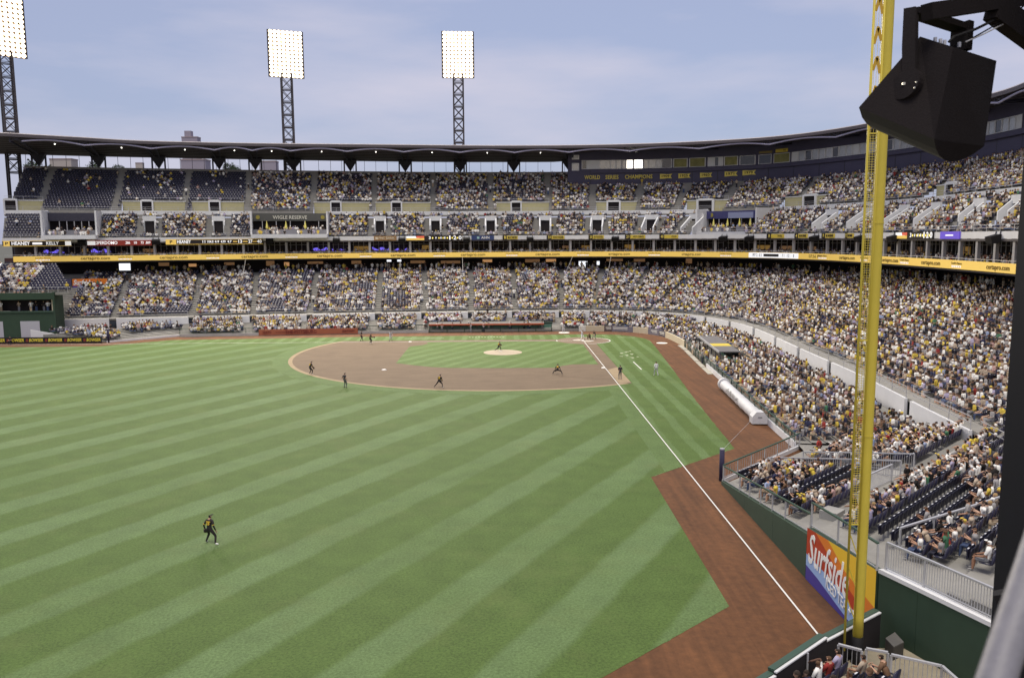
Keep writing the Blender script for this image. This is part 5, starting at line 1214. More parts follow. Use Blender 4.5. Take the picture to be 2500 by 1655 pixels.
        mi.append(g_)
    mb = MB(); mb.mats = list(mats); mb.v = [tuple(q) for q in v]; mb.f = [list(p) for p in polys]; mb.m = mi
    # hands: five fingers each; shoes keep a sole; cap peak, nose, ears, eyes
    for s_, sx in (('l', -1), ('r', 1)):
        d = J[s_ + 'h'] - J[s_ + 'w']; d /= np.linalg.norm(d); x = np.cross(d, (0, 1, .3)); x /= max(1e-6, np.linalg.norm(x)); y = np.cross(x, d)
        if glove == s_:
            c_ = J[s_ + 'h'] + d * .05; gl = mats[5] if len(mats) > 5 else mats[3]
            mb.tube([c_ - d * .09, c_ - d * .02, c_ + d * .08, c_ + d * .16], [.05, .10, .12, .06], gl, 8)
            continue
        for q, ln in ((-.028, .066), (-.010, .078), (.010, .074), (.027, .058)):
            a = J[s_ + 'h'] + x * q + d * .02; b = a + d * ln * .55 - y * .008; mb.tube([a, b, b + d * ln * .38 - y * .025], [.0095, .009, .007], mats[0], 4)
        a = J[s_ + 'h'] - d * .03 - x * sx * .03; mb.tube([a, a - x * sx * .032 + d * .028, a - x * sx * .030 + d * .062], [.011, .010, .008], mats[0], 4)
    f_ = fwd / np.linalg.norm(fwd); sd_ = np.cross(f_, hd); sd_ /= np.linalg.norm(sd_); hc_ = J['head0']
    if face:
        mb.tube([hc_ + f_ * .085 + hd * .05, hc_ + f_ * .112 + hd * .012], [.010, .016], mats[0], 4)
        for q in (-1, 1):
            mb.tube([hc_ + sd_ * q * .082 + hd * .05, hc_ + sd_ * q * .088 + hd * .0], [.018, .013], mats[0], 4)
            mb.box(hc_ + f_ * .090 + sd_ * q * .033 + hd * .048, (.016, .012, .010), MATS['dark interior'])
        mb.box(hc_ + f_ * .088 - hd * .035, (.04, .012, .008), mat('lip', (.30, .10, .08), .6))
    if cap:
        c_ = hc_ + hd * .10
        pts = [c_ + f_ * .07 + sd_ * .085, c_ + f_ * .155 + sd_ * .065, c_ + f_ * .175, c_ + f_ * .155 - sd_ * .065, c_ + f_ * .07 - sd_ * .085]
        mb.add(pts + [q - hd * .016 + f_ * .004 for q in pts], [(0, 1, 2, 3, 4), (9, 8, 7, 6, 5), (0, 5, 6, 1), (1, 6, 7, 2), (2, 7, 8, 3), (3, 8, 9, 4)], mats[4])
    out2 = mb.mesh(name, True); return out2, J
OM = [objmat('person skin', 'skin_colour'), objmat('person shirt', 'shirt_colour'), objmat('person trousers', 'trouser_colour'), mat('shoe', (.25, .24, .23), .7), objmat('person hair', 'hair_colour')]
SITS = [dict(hip=(0, 0, .53), lean=-.10, lf=(-.12, .44), rf=(.12, .45), lh=(-.16, .32, .62), rh=(.16, .32, .62)),
        dict(hip=(0, 0, .53), lean=.48, lf=(-.16, .42), rf=(.16, .44), lh=(-.10, .50, .70), rh=(.10, .50, .70)),
        dict(hip=(0, 0, .53), lean=-.02, twist=.3, hyaw=.3, lf=(-.15, .44), rf=(.10, .48), lh=(.05, .26, .82), rh=(-.05, .28, .80)),
        dict(hip=(0, 0, .53), lean=.05, hyaw=-.4, lf=(-.18, .40), rf=(.2, .42), lh=(-.15, .36, .62), rh=(.12, .28, 1.12)),
        dict(hip=(0, 0, .53), lean=.15, twist=-.35, hyaw=-.5, lf=(-.12, .46), rf=(.14, .40), lh=(-.30, .25, .62), rh=(.22, .34, .64)),
        dict(hip=(0, 0, .93), lean=.03, lf=(-.13, .02), rf=(.13, -.03), lh=(-.22, .22, .98), rh=(.24, .06, .84))]
PWORD = ['hands on lap', 'leaning forward', 'arms folded', 'one hand raised', 'turned sideways', 'standing']
ZS = {'corner': 'corner stand', 'field': 'seats by the tarpaulin', 'lower': 'block above the white wall', 'bleacher': 'row behind the outfield fence', 'front': 'front upper tier', 'rear': 'rear upper tier', 'club': 'club level'}
bodies = {}
for pi_, kw in enumerate(SITS):
    for hd_ in range(3):
        for sh_ in range(2):
            bodies[pi_, hd_, sh_] = body('person', OM, cap=hd_ == 0, longhair=hd_ == 2, shorts=sh_ == 1, face=True, **kw)[0]
for j, i in enumerate(near_p):
    po = int(rng.choice(6, p=[.30, .22, .15, .12, .18, .03])); hr = int(HAI[i]); hd_ = 0 if hr >= 4 else (2 if rng.random() < .42 else 1); sh_ = int(PAI[i] in (1, 3))
    o = bpy.data.objects.new('person', bodies[po, hd_, sh_]); C.objects.link(o)
    o.location = PP[i] + np.array([0, 0, 0]); o.rotation_euler = (0, 0, place(i) + rng.normal(0, .12)); k = .94 + .12 * rng.random(); o.scale = (k, k, k)
    if po == 5: o.location = PP[i] + np.array([FF[i][0], FF[i][1], 0]) * .3
    o['skin_colour'] = [float(q) for q in SKIN[SKI[i]]]; o['shirt_colour'] = [float(q) for q in PC[SHI[i]] * (.9 + .2 * rng.random())]; o['trouser_colour'] = [float(q) for q in PTC[PAI[i]]]; o['hair_colour'] = [float(q) for q in HCc[HAI[i]]]
    hw_ = HAIR[hr][0].replace('haired', 'haired' if hd_ != 2 else 'long haired')
    low = BB[i] == 'corner' and RR[i] < 11
    tag(o, f'{hw_} person, {PAL[SHI[i]][0]} shirt, {PANT[PAI[i]][0]}, {PWORD[po]}, ' + (('lower ' if low else 'upper ') if BB[i] == 'corner' else '') + ZS[BB[i]], 'person', 'spectators in the near stands')
# ================================================================== boards and signs on the stands
led_y = mat('yellow led', (.74, .50, .11), .5, emit=.20); ink = mat('dark lettering', (.16, .10, .015), .8); ledw = mat('white led', (.85, .85, .86), .5, emit=.30); ledk = mat('unlit led face', (.018, .012, .012), .6)
ledm = mat('maroon led', (.16, .018, .012), .6, emit=.25); yb = mat('gold lettering', (.74, .60, .12), .6); ledo = mat('yellow led text', (.95, .75, .15), .5, emit=.4)
s_end = s_px(33, 0, 12.7)
rbn = thing('ribbon_board', 'long yellow electronic ribbon board round the club level', 'sign', P3(150, -.1, 12.2))
mb = MB(); ribbon(mb, S0, s_end, -.12, .25, 12.2, 13.2, led_y, 1.5); mb.build('display', rbn)
cp = [233, 424, 622, 805, 984, 1155, 1337, 1511, 1686, 2068, 2172, 2272, 2436]
for u in cp: s_ = s_px(u, -.14, 12.75); text('certapro.com', on(s_, -.12, 12.72), face(s_, -.12)[0], (0, 0, 1), .7, ink, rbn, width=5.0, height=.62, bold=.010)
redm = mat('small red mark', (.45, .08, .05), .7)
for u in [105, 306, 520, 712, 893, 1073, 1250, 1424, 1598, 1772, 2008, 2110, 2208, 2335]:
    s_ = s_px(u, -.14, 12.75); text('CertaPro Painters', on(s_, -.12, 12.86), face(s_, -.12)[0], (0, 0, 1), .3, ink, rbn, width=2.6, height=.28)
    for k in range(5):
        q = s_ + 1.0 - k * .48; mb = MB(); ribbon(mb, q - .17, q + .17, -.16, -.125, 12.38, 12.60, ledw, 2); b_ = mb.build('star_tile', rbn)
        mb = MB(); ribbon(mb, q - .06, q + .06, -.18, -.16, 12.43, 12.55, redm, 2); mb.build('star', b_)
a, b = sorted((s_px(1828, -.14, 12.7), s_px(1949, -.14, 12.7))); mb = MB(); ribbon(mb, a, b, -.16, -.125, 12.24, 13.16, ledw, 2); mb.build('score_panel', rbn)
mb = MB(); ribbon(mb, a + (b - a) * .42, a + (b - a) * .72, -.19, -.16, 12.5, 12.95, ledk, 2); mb.build('inning_strip', rbn)
for f, t_ in ((.88, 'PIT 2'), (.78, '0 2'), (.32, '7 1'), (.22, '1 2'), (.10, '0')): s_ = a + (b - a) * f; text(t_, on(s_, -.16, 12.7), face(s_, -.16)[0], (0, 0, 1), .5, ledk, rbn, height=.5)
s_ = s_px(1990, -.14, 12.7); text('07:56 PM', on(s_, -.12, 12.72), face(s_, -.12)[0], (0, 0, 1), .6, ink, rbn, width=3.4, height=.5)
# boards on the fascia of the upper deck
def board(lb, u0, u1, m, items, z0=15.68, z1=16.6, edge=None, cat='scoreboard'):
    a, b = sorted((s_px(u0, OFA - .2, 16.1), s_px(u1, OFA - .2, 16.1))); r = thing('electronic_board' if cat == 'scoreboard' else 'sign', lb, cat, P3((a + b) / 2, OFA - .15, z0))
    mb = MB(); ribbon(mb, a, b, OFA - .2, OFA - .01, z0, z1, m, 2); mb.build('panel', r)
    if edge:
        for za, zb_ in ((z0, z0 + .07), (z1 - .07, z1)): mb = MB(); ribbon(mb, a, b, OFA - .23, OFA - .20, za, zb_, edge, 2); mb.build('border', r)
    for f, body_, w_, h_, mm in items:
        s_ = b + (a - b) * f
        if body_.startswith('#'): mb = MB(); ribbon(mb, s_ - w_ / 2, s_ + w_ / 2, OFA - .23, OFA - .2, (z0 + z1) / 2 - h_ / 2, (z0 + z1) / 2 + h_ / 2, mm, 2); mb.build('colour_patch', r)
        else: text(body_, on(s_, OFA - .2, (z0 + z1) / 2), face(s_, OFA - .2)[0], (0, 0, 1), .6, mm, r, width=w_, height=h_, bold=.012)
    return r
z = dict(z0=15.05, z1=16.05)
board('dark matchup board with yellow frame and two white names', 5, 174, ledk, [(.06, '#', 1.0, .9, led_y), (.06, 'P', .5, .5, ledk), (.26, 'HEANEY', 3.0, .62, ledw), (.5, '#', 1.6, .4, ledw), (.72, 'KELLY', 2.1, .62, ledw), (.95, '#', 1.0, .8, ledw)], edge=led_y, **z)
board('maroon batter board with white name and small figures', 213, 370, ledm, [(.06, '#', 1.4, .75, ledw), (.06, '#', 1.1, .5, ledk), (.145, '2', .35, .62, ledw), (.31, 'PERDOMO', 3.4, .62, ledw), (.62, '.286', .9, .5, ledw), (.74, '10', .5, .5, ledw), (.85, '73', .5, .5, ledw), (.94, '.809', .9, .5, ledw)], **z)
board('dark pitcher board with yellow frame and rows of white figures', 405, 641, ledk, [(.05, '#', 1.9, .95, led_y), (.05, 'P', .5, .6, ledk), (.18, 'HEANEY', 2.5, .66, ledw), (.385, '11', .5, .5, ledw), (.45, '104.0', 1.1, .5, ledw), (.52, '4-9', .8, .5, ledw), (.585, '4.99', .9, .5, ledw), (.65, '4.7', .8, .5, ledw), (.76, '13', .7, .66, ledw), (.87, '27', .8, .66, ledw), (.965, '40', .9, .66, ledw), (.71, '#', .8, .18, led_y), (.815, '#', .9, .18, led_y), (.915, '#', .8, .18, led_y)], edge=led_y, z0=15.15, z1=16.15)
board('tan brown bank sign with pale lettering on the fascia', 913, 968, mat('tan sign', (.34, .20, .09), .7), [(.56, 'PNC BANK', 3.3, .5, mat('pale sign print', (.62, .54, .40), .7)), (.12, '#', .5, .5, mat('pale sign print', (.62, .54, .40), .7))], cat='sign')
sc_items = [(.12, '#', 2.6, .36, ledw), (.42, '3', .4, .6, ledw), (.53, '0', .3, .38, ledw), (.62, '1', .2, .38, ledw), (.69, '1', .2, .38, ledw), (.78, '1', .28, .8, ledw), (.87, '2', .6, .8, ledw), (.965, '0', .62, .8, ledw), (.47, '#', .25, .3, ledo), (.585, '#', .2, .3, ledo), (.66, '#', .2, .3, ledo), (.735, '#', .25, .3, ledo), (.825, '#', .25, .3, ledo), (.915, '#', .25, .3, ledo)]
def scoreb(lb, u0, u1):
    r = board(lb, u0, u1, ledk, sc_items); a, b = sorted((s_px(u0, OFA - .2, 16.1), s_px(u1, OFA - .2, 16.1)))
    for z0, z1, m, fa, fb in ((15.70, 16.12, led_y, 0, .32), (16.15, 16.55, ledw, 0, .17), (16.15, 16.55, mat('red led', (.5, .09, .05), .6, emit=.4), .18, .32)):
        p, q = b + (a - b) * fb, b + (a - b) * fa; mb = MB(); ribbon(mb, p, q, OFA - .26, OFA - .24, z0, z1, m, 2); mb.build('team_row', r)
scoreb('black score board with large white count figures beside a tan bank sign', 992, 1128)
scoreb('black score board with white count figures beside a violet board', 2188, 2277)
board('dark blue sign with white letters and a pale diamond', 1151, 1206, mat('navy sign', (.035, .055, .16), .6), [(.62, 'AHN', 1.7, .5, wht), (.3, '#', .5, .42, mat('pale teal', (.30, .50, .50), .6))], cat='sign')
board('violet electronic board with white script', 2295, 2341, mat('violet led', (.10, .06, .42), .6, emit=.35), [(.5, '#', 1.9, .16, ledw)])
NW = {'1': 'one', '33': 'thirty three', '20': 'twenty', '21': 'twenty one', '40': 'forty', '8': 'eight', '4': 'four', '9': 'nine', '11': 'eleven'}
YW = {'1909': 'nineteen nine', '1925': 'nineteen twenty five', '1960': 'nineteen sixty', '1971': 'nineteen seventy one', '1979': 'nineteen seventy nine'}
for u0, u1, n_, nm in ((1228, 1264, '1', 'BILLY MEYER'), (1336, 1378, '33', 'HONUS WAGNER'), (1438, 1474, '20', 'PIE TRAYNOR'), (1527, 1575, '21', 'ROBERTO CLEMENTE'), (1611, 1655, '40', 'DANNY MURTAUGH'), (1873, 1913, '8', 'WILLIE STARGELL'), (1941, 1970, '4', 'RALPH KINER'), (2007, 2036, '9', 'BILL MAZEROSKI'), (2064, 2082, '11', 'PAUL WANER')):
    r = board('small yellow and black honour sign, number ' + NW[n_] + ', on the white fascia', u0, u1, mat('gold sign', (.62, .47, .06), .6), [], z0=15.8, z1=16.5, cat='sign')
    a, b = sorted((s_px(u0, OFA - .2, 16.1), s_px(u1, OFA - .2, 16.1))); q = b - (b - a) * .13
    mb = MB(); ribbon(mb, b - (b - a) * .25, b + .1, OFA - .24, OFA - .205, 15.72, 16.56, ledk, 2); mb.build('number_plate', r)
    text(n_, on(q, OFA - .24, 16.14), face(q, OFA - .24)[0], (0, 0, 1), .6, yb, r, width=(b - a) * .16 if len(n_) > 1 else .3, height=.6, bold=.01)
    q = a + (b - a) * .37; text(nm, on(q, OFA - .2, 16.15), face(q, OFA - .2)[0], (0, 0, 1), .4, ledk, r, width=(b - a) * .62, height=.36, bold=.012)
# black loudspeakers hung on the fascia
for u, lb in ((200, 'between the dark matchup board and the maroon batter board'), (380, 'between the maroon batter board and the pitcher board'), (658, 'under the dark grey party box'), (821, 'between dark grey party box and bank sign'), (981, 'between the tan bank sign and the score board'), (1139, 'between the score board and the dark blue sign'), (1294, 'between honour signs one and thirty three'), (1502, 'between honour signs twenty and twenty one'), (1765, 'under the middle of the navy party box'), (1829, 'between the navy party box and honour sign eight'), (1987, 'between honour signs four and nine'), (2097, 'beside honour sign eleven'), (2178, 'beside the score board next to the violet board'), (2424, 'beyond the violet board')):
    s_ = s_px(u, OFA - .6, 15.9); c_ = P3(s_, OFA - .75, 0); r = thing('fascia_loudspeaker', 'black loudspeaker on the upper fascia ' + lb, 'loudspeaker', (c_[0], c_[1], 15.4), 0, 'loudspeakers along the upper fascia')
    mb = MB(); A = [P3(s_ + d, OFA - .05 - o, zz) for d, o, zz in ((-.7, 0, 15.3), (.7, 0, 15.3), (.7, .9, 15.15), (-.7, .9, 15.15))]; B = [P3(s_ + d, OFA - .05 - o, zz) for d, o, zz in ((-.7, 0, 16.25), (.7, 0, 16.25), (.7, 1.1, 15.95), (-.7, 1.1, 15.95))]; mb.hexa(A, B, black); mb.build('cabinet', r)
    mb = MB(); 
    for d in (-.5, .5): mb.beam(P3(s_ + d, OFA - .1, 16.2), P3(s_ + d, OFA - .05, 16.6), .08, .08, steel, (1, 0, 0))
    mb.build('bracket', r)
# lettering on the press box wall
ws = thing('lettering_sign', 'gold letters on the dark blue wall announcing past titles', 'sign', P3(s_px(1510, OPB, 29.6), OPB, 29.3))
for u, t_, w_ in ((1446, 'WORLD', 38), (1494, 'SERIES', 32), (1559, 'CHAMPIONS', 68)):
    s_ = s_px(u, OPB - .05, 29.65); d = abs(s_px(u - w_ / 2, OPB, 29.65) - s_px(u + w_ / 2, OPB, 29.65)) * face(s_, OPB)[2]; text(t_, on(s_, OPB - .02, 29.62, .30 if w_ > 50 else .12), face(s_, OPB - .02)[0], (0, 0, 1), 1, yb, ws, width=d, height=.92, bold=.02)
for u, t_, zz in ((1626, '1909', 29.65), (1671, '1925', 29.65), (1724, '1960', 29.65), (1785, '1971', 29.72), (1829, '1979', 29.82)):
    s_ = s_px(u, OPB - .05, 29.65); pf = thing('pennant', f'gold pennant dated {YW[t_]} on the dark blue wall', 'pennant', P3(s_, OPB, 29.1))
    w_ = 1.35 * (1.0 if u < 1780 else 1.05); pts = [(w_, .55), (w_ * .3, .48), (-w_ * .35, .40), (-w_, .52), (-w_ * .72, .0), (-w_, -.5), (-w_ * .35, -.42), (w_ * .3, -.5), (w_, -.55)]
    fr_, fn_, _k = face(s_, OPB - .1); P_ = [P3(s_, OPB, zz) + fn_ * .12 - fr_ * a + np.array([0, 0, b]) for a, b in pts]; mb = MB(); mb.add(P_ + [q - fn_ * .05 for q in P_], [(0, 1, 7, 8), (1, 2, 6, 7), (2, 3, 4), (2, 4, 6), (4, 5, 6), (9, 17, 16, 10), (10, 16, 15, 11)] + [(i, (i + 1) % 9, 9 + (i + 1) % 9, 9 + i) for i in range(9)], yb); mb.build('flag', pf)
    text(t_, P3(s_, OPB, zz) + fn_ * .15 - fr_ * .16, fr_, (0, 0, 1), .7, ledk, pf, width=1.7, height=.55, bold=.015)
s_ = s_px(1909, OPB - .1, 34); fr = thing('sign', 'small yellow sign above a booth window', 'sign', P3(s_, OPB, 33.9)); mb = MB(); ribbon(mb, s_ - 1.1, s_ + 1.1, OPB - .16, OPB - .03, 33.7, 34.4, mat('gold sign', (.62, .47, .06), .6), 3); mb.build('panel', fr); text('THE FAN', on(s_, OPB - .16, 34.05), face(s_, OPB - .16)[0], (0, 0, 1), .5, ledk, fr, width=1.9, height=.42, bold=.01)
s_ = s_px(1870, OPB - .1, 34); fr = thing('sign', 'thin dark gold sign above the dark booth', 'sign', P3(s_, OPB, 33.9)); mb = MB(); ribbon(mb, s_ - 1.0, s_ + 1.0, OPB - .16, OPB - .03, 33.75, 34.2, mat('dull gold sign', (.26, .20, .07), .7), 3); mb.build('panel', fr)
# party box names and folded parasols
for a, b, k in SBX:
    if k == 'l': continue
    s_ = (a + b) / 2; t_ = 'WIGLE RESERVE' if k == 'w' else 'WIGLE WHISKEY'; m = mat('cream lettering', (.62, .60, .52), .7) if k == 'w' else wht
    r = thing('sign', 'cream lettered name on the dark grey band of the party box' if k == 'w' else 'white lettered name on the navy band of the party box', 'sign', P3(s_, OU - 1.3, 20.1))
    if k == 'b': mb = MB(); ribbon(mb, s_ - 2.4, s_ + 2.4, OU - 1.26, OU - 1.21, 19.8, 21.0, mat('sky sign patch', (.24, .26, .40), .7), 4); mb.build('panel', r)
    text(t_, on(s_, OU - 1.27, 20.45), face(s_, OU - 1.27)[0], (0, 0, 1), 1, m, r, width=(b - a) * (.46 if k == 'w' else .33), height=.72, bold=.012)
    for f in (.08, .92):
        c_ = P3(a + (b - a) * f, OU - 1.24, 20.5); mb = MB(); e1 = tng(a); mb.add([c_ - nrm(a) * .03 + e1 * .42 * math.cos(q) + np.array([0, 0, .42 * math.sin(q)]) for q in np.linspace(0, 2 * math.pi, 13)[:-1]], [tuple(range(12))], mat('olive gold badge', (.30, .25, .05), .7)); mb.build('round_badge', r)
    for j, f in enumerate((.22, .42, .62, .82) if k == 'b' else (.30, .55, .80)):
        c_ = P3(a + (b - a) * f, OU - 3.9, 17.0); r2 = thing('parasol', 'folded yellow parasol standing in the ' + ('dark grey' if k == 'w' else 'navy') + ' banded party box', 'parasol', c_, 0, 'folded parasols of the party boxes')
        MB().tube([(0, 0, 0), (0, 0, 2.6)], .03, galv, 5).build('pole', r2, world=False); MB().tube([(0, 0, 1.15), (0, 0, 1.4), (0, 0, 2.0), (0, 0, 2.75)], [.16, .26, .16, .03], mat('yellow parasol cloth', (.62, .55, .14), .8), 8).build('folded_canopy', r2, world=False)
# cables of the protective net behind home plate
for i, (u0, v0, u1, v1) in enumerate(((600, 628, 592, 680), (978, 620, 973, 692), (1398, 630, 1375, 680), (1492, 628, 1480, 690), (1129, 628, 1130, 662))):
    s_ = s_px(u0, 0, 12.3); q = CAM + ray(u1, v1) * (px([P3(s_, -9, 7)])[0][2]); one('net_cable', 'thin pale cable hanging from the ribbon board to the lower bowl', 'cable', MB().tube([P3(s_, -.2, 12.25), q], .035, galv, 4), 'cables of the backstop net')

# ================================================================== right field corner structure at the far left of the picture
rfw = thing('right_field_building', 'dark green two storey wall with grey doors beside the right field corner', 'building', (86, -6, 0))
# faces the field; its right end is nearest home plate
e0, e1 = np.array([85.9, -6.3]), np.array([110.0, -4.6]); ed = (e1 - e0) / np.linalg.norm(e1 - e0); en = np.array([ed[1], -ed[0]])
def wallbox(a, b, o0, o1, z0, z1, m, nm, par=rfw):
    q = [e0 + ed * a + en * o0, e0 + ed * b + en * o0, e0 + ed * b + en * o1, e0 + ed * a + en * o1]
    return MB().hexa([(*c_, z0) for c_ in q], [(*c_, z1) for c_ in q], m).build(nm, par)
wallbox(0, 20, 0, .4, 0, 4.6, greenpad, 'lower_wall'); wallbox(0, 20, .02, .3, 6.6, 7.7, greenpad, 'upper_band'); wallbox(-.1, 20, -.12, 0, 4.5, 4.75, greenrail, 'ledge')
wallbox(0, 20, 2.4, 2.7, 4.6, 6.7, darkin, 'gallery_back'); wallbox(0, .4, .4, 2.4, 4.6, 6.6, tan, 'gallery_pier'); wallbox(-.3, 0, -.1, 3, 0, 7.8, greenpad, 'end_wall')
for a, b in ((2.3, 5.3), (8.0, 10.3)): wallbox(a, b, -.05, 0, 0, 3.1, mat('grey roller door', (.42, .42, .46), .7), 'roller_door')
lsb = thing('sign', 'black sign with yellow letters on the far green building', 'sign', (*(e0 + ed * 12), 3.6)); wallbox(11.0, 15, -.12, -.05, 3.3, 4.3, blk, 'panel', lsb); q = e0 + ed * 12.1 - en * .15
text('STS', (*q, 3.8), (-ed[0], -ed[1], 0), (0, 0, 1), .6, ybr, lsb, width=1.8, height=.6, bold=.012)
lw = thing('low_wall', 'white stepped low walls between the black fence and the far green building', 'wall', (84, -4, 0))
for x0, y0, x1, y1, h0, h1 in ((78.5, -4.2, 84.8, -5.6, 1.0, 2.2), (82.0, -3.2, 88.5, -3.9, .9, 1.9)):
    MB().hexa([(x0, y0, 0), (x1, y1, 0), (x1, y1 - .2, 0), (x0, y0 - .2, 0)], [(x0, y0, h0), (x1, y1, h1), (x1, y1 - .2, h1), (x0, y0 - .2, h0)], whitewall).build('wall_panel', lw)
# seating deck above it, rising to the left
dk = thing('upper_corner_deck', 'raised seating deck with dark seats above the far green building', 'grandstand', (90, -9, 7.7))
mb = MB(); dkp, dks = [], []
for i in range(11):
    a0 = -2.6 + i * .55
    q = [e0 + ed * (a0) + en * (.3 + .8 * i), e0 + ed * 21 + en * (.3 + .8 * i), e0 + ed * 21 + en * (.3 + .8 * (i + 1)), e0 + ed * a0 + en * (.3 + .8 * (i + 1))]
    z_ = 7.7 + .36 * i; mb.hexa([(*c_, z_ - .4) for c_ in q], [(*c_, z_) for c_ in q], concrete)
    for k in np.arange(a0 + .3, 20, .55): dkp.append((*(e0 + ed * k + en * (.7 + .8 * i)), z_)); dks.append(k)
mb.build('terrace', dk)
dkp = np.array(dkp); dks = np.array(dks); fw_ = np.tile(-en, (len(dkp), 1)); occ2 = rng.random(len(dkp)) < np.where((dks < 4.5), .05, .85); occ2 &= ~((dks > 10.5) & (dks < 12))
tv, tf, tp = seat_tpl(True); stuff('seat_row', [joined(tv, tf, dkp, fw_, np.ones(len(dkp)), np.broadcast_to(SC_[[0] * len(tp)][None], (len(dkp), len(tp), 3)))], MATS['seat plastic'], 'dark seats of the raised far corner deck', 'seats')
tv, tf, tp = T_up; gk = np.sort(rng.uniform(.8, 19, 26)); gp = np.array([(*(e0 + ed * k + en * (.7 + .8 * rng.random())), 4.6) for k in gk]); n_ = len(gk)
col = np.stack([SKIN[rng.choice(5, n_, p=SKW)], PC[rng.choice(len(PAL), n_, p=PW)], PTC[rng.choice(4, n_)], HCc[rng.choice(len(HAIR), n_, p=HW)]], 1)[:, tp]; gal = joined(tv, tf, gp, np.tile(-en, (n_, 1)), np.ones(n_), col)
tv, tf, tp = T_full; n_ = int(occ2.sum()); col = np.stack([SKIN[rng.choice(5, n_, p=SKW)], PC[rng.choice(len(PAL), n_, p=PW)], PTC[rng.choice(4, n_)], HCc[rng.choice(len(HAIR), n_, p=HW)]], 1)[:, tp]
stuff('crowd', [gal, joined(tv, tf, dkp[occ2], fw_[occ2], np.ones(n_), col)], crowdm, 'spectators on the raised deck and gallery of the far green building', 'crowd')
mb = MB(); mb.beam((*(e0 + ed * 10.6 + en * .3), 8.2), (*(e0 + ed * 12 + en * 9), 12.0), .25, .8, whitewall); mb.build('stair_wall', dk)
mb = MB()
for k in np.arange(-2.4, 20, 1.5): mb.beam((*(e0 + ed * k + en * .1), 7.7), (*(e0 + ed * k + en * .1), 8.6), .05, .05, galv, (1, 0, 0))
mb.beam((*(e0 - ed * 2.4 + en * .1), 8.6), (*(e0 + ed * 20 + en * .1), 8.6), .06, .06, galv); mb.build('front_rail', dk)
sd2 = thing('advertisement', 'small orange and blue advertisement on the far corner stand wall', 'advertisement', P3(s_px(215, OM0 + 8, 7), OM0 + 8, 6))
a, b = sorted((s_px(177, OM1 - 6, 8.4), s_px(262, OM1 - 6, 8.4))); mb = MB(); ribbon(mb, a, b, OM1 - 6.2, OM1 - 5.9, 7.6, 8.9, MATS['orange ad stripe'], 3); mb.build('upper_panel', sd2); mb = MB(); ribbon(mb, a, b, OM1 - 6.3, OM1 - 6.21, 6.2, 7.6, MATS['violet blue ad stripe'], 3); mb.build('lower_panel', sd2)
s_ = b - (b - a) * .3; text('Surfside', on(s_, OM1 - 6.2, 8.2), face(s_, OM1 - 6.2)[0], (0, 0, 1), .8, wht, sd2, width=3.4, height=.95, bold=.02, shear=.25)
blw = thing('boundary_wall', 'tan wall with dark blue coping beside the far seating deck', 'wall', P3(s_px(130, OM1 - 6, 8), OM1 - 6, 6)); a, b = sorted((s_px(90, OM1 - 6, 7.5), s_px(176, OM1 - 6, 7.5)))
mb = MB(); ribbon(mb, a, b, OM1 - 6.2, OM1 - 5.9, 4.5, 7.6, mat('buff wall', (.42, .39, .30), .8, .06, 1), 3); mb.build('wall', blw); mb = MB(); ribbon(mb, a, b, OM1 - 6.4, OM1 - 5.8, 7.6, 8.9, purplewall, 3); mb.build('coping', blw)

# ================================================================== beyond the stadium
def far_building(u0, u1, vtop, dep, m, lb, nx, nz):
    a, b = at_d(u0, vtop, dep), at_d(u1, vtop, dep); c_ = (a + b) / 2; w_ = np.linalg.norm((b - a)[:2]); h_ = max(a[2], b[2]); rz = math.atan2(b[1] - a[1], b[0] - a[0])
    r = thing('far_building', lb, 'building', (c_[0], c_[1], 0), rz); MB().box((0, w_ * .3 * 0 - w_ * .3, h_ / 2), (w_, w_ * .6, h_), m).build('wall', r, world=False)
    MB().box((0, -w_ * .3, h_ + .5), (w_ * 1.03, w_ * .63, 1.0), brick).build('roof_edge', r, world=False)
    wm_ = MB().box((0, 0, 0), (w_ / nx * .5, .3, 1.6), glassdark).mesh('window')
    for i in range(nx):
        for k in range(nz):
            o = bpy.data.objects.new('window', wm_); C.objects.link(o); o.parent = r; o.location = (-w_ / 2 + w_ * (i + .5) / nx, .02, h_ - 3 - k * 3.4)
    return r
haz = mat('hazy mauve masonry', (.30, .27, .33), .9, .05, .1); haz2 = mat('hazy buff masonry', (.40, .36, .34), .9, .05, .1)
t1 = far_building(452, 490, 339, 900, haz, 'tall mauve tower block far behind the roof with stepped top', 5, 12); q = at_d(463, 325, 900); MB().box((-2, -6, q[2] - 6), (7, 7, 14), haz).build('top_storey', t1, world=False)
far_building(455, 514, 395, 700, haz, 'mauve apartment block glimpsed under the roof beside a tower block', 7, 8)
far_building(640, 680, 398, 700, haz, 'grey mauve block glimpsed under the roof left of a floodlight mast', 6, 8)
far_building(138, 190, 393, 700, haz2, 'low buff house block glimpsed under the roof', 6, 4)
far_building(335, 352, 401, 700, haz2, 'small buff house glimpsed beside a roof bracket', 3, 3)
leafm = mat('far foliage', (.040, .060, .028), .9, .3, .3); barkm = mat('far bark', (.05, .04, .03), .9)
def far_tree(u, v, dep, wd):
    c_ = at_d(u, v, dep); r = thing('tree', 'dark rounded tree on the skyline under the canopy roof', 'tree', (c_[0], c_[1], 0), 0, 'skyline trees'); h = c_[2]
    MB().tube([(0, 0, 0), (0, 0, h - wd * .4)], [.8, .4], barkm, 6).build('trunk', r, world=False)
    mb = MB()
    for _ in range(420):
        a = rng.normal(size=3); a /= np.linalg.norm(a); p = a * wd * .5 * (.45 + .55 * rng.random()) * np.array([1, 1, .75]) + np.array([0, 0, h - wd * .35]); e1 = rng.normal(size=3) * wd * .06; e2 = rng.normal(size=3) * wd * .06
        mb.add([p, p + e1, p + e2], [(0, 1, 2)], leafm)
    tag(mb.build('crown', r, world=False), kind='stuff')
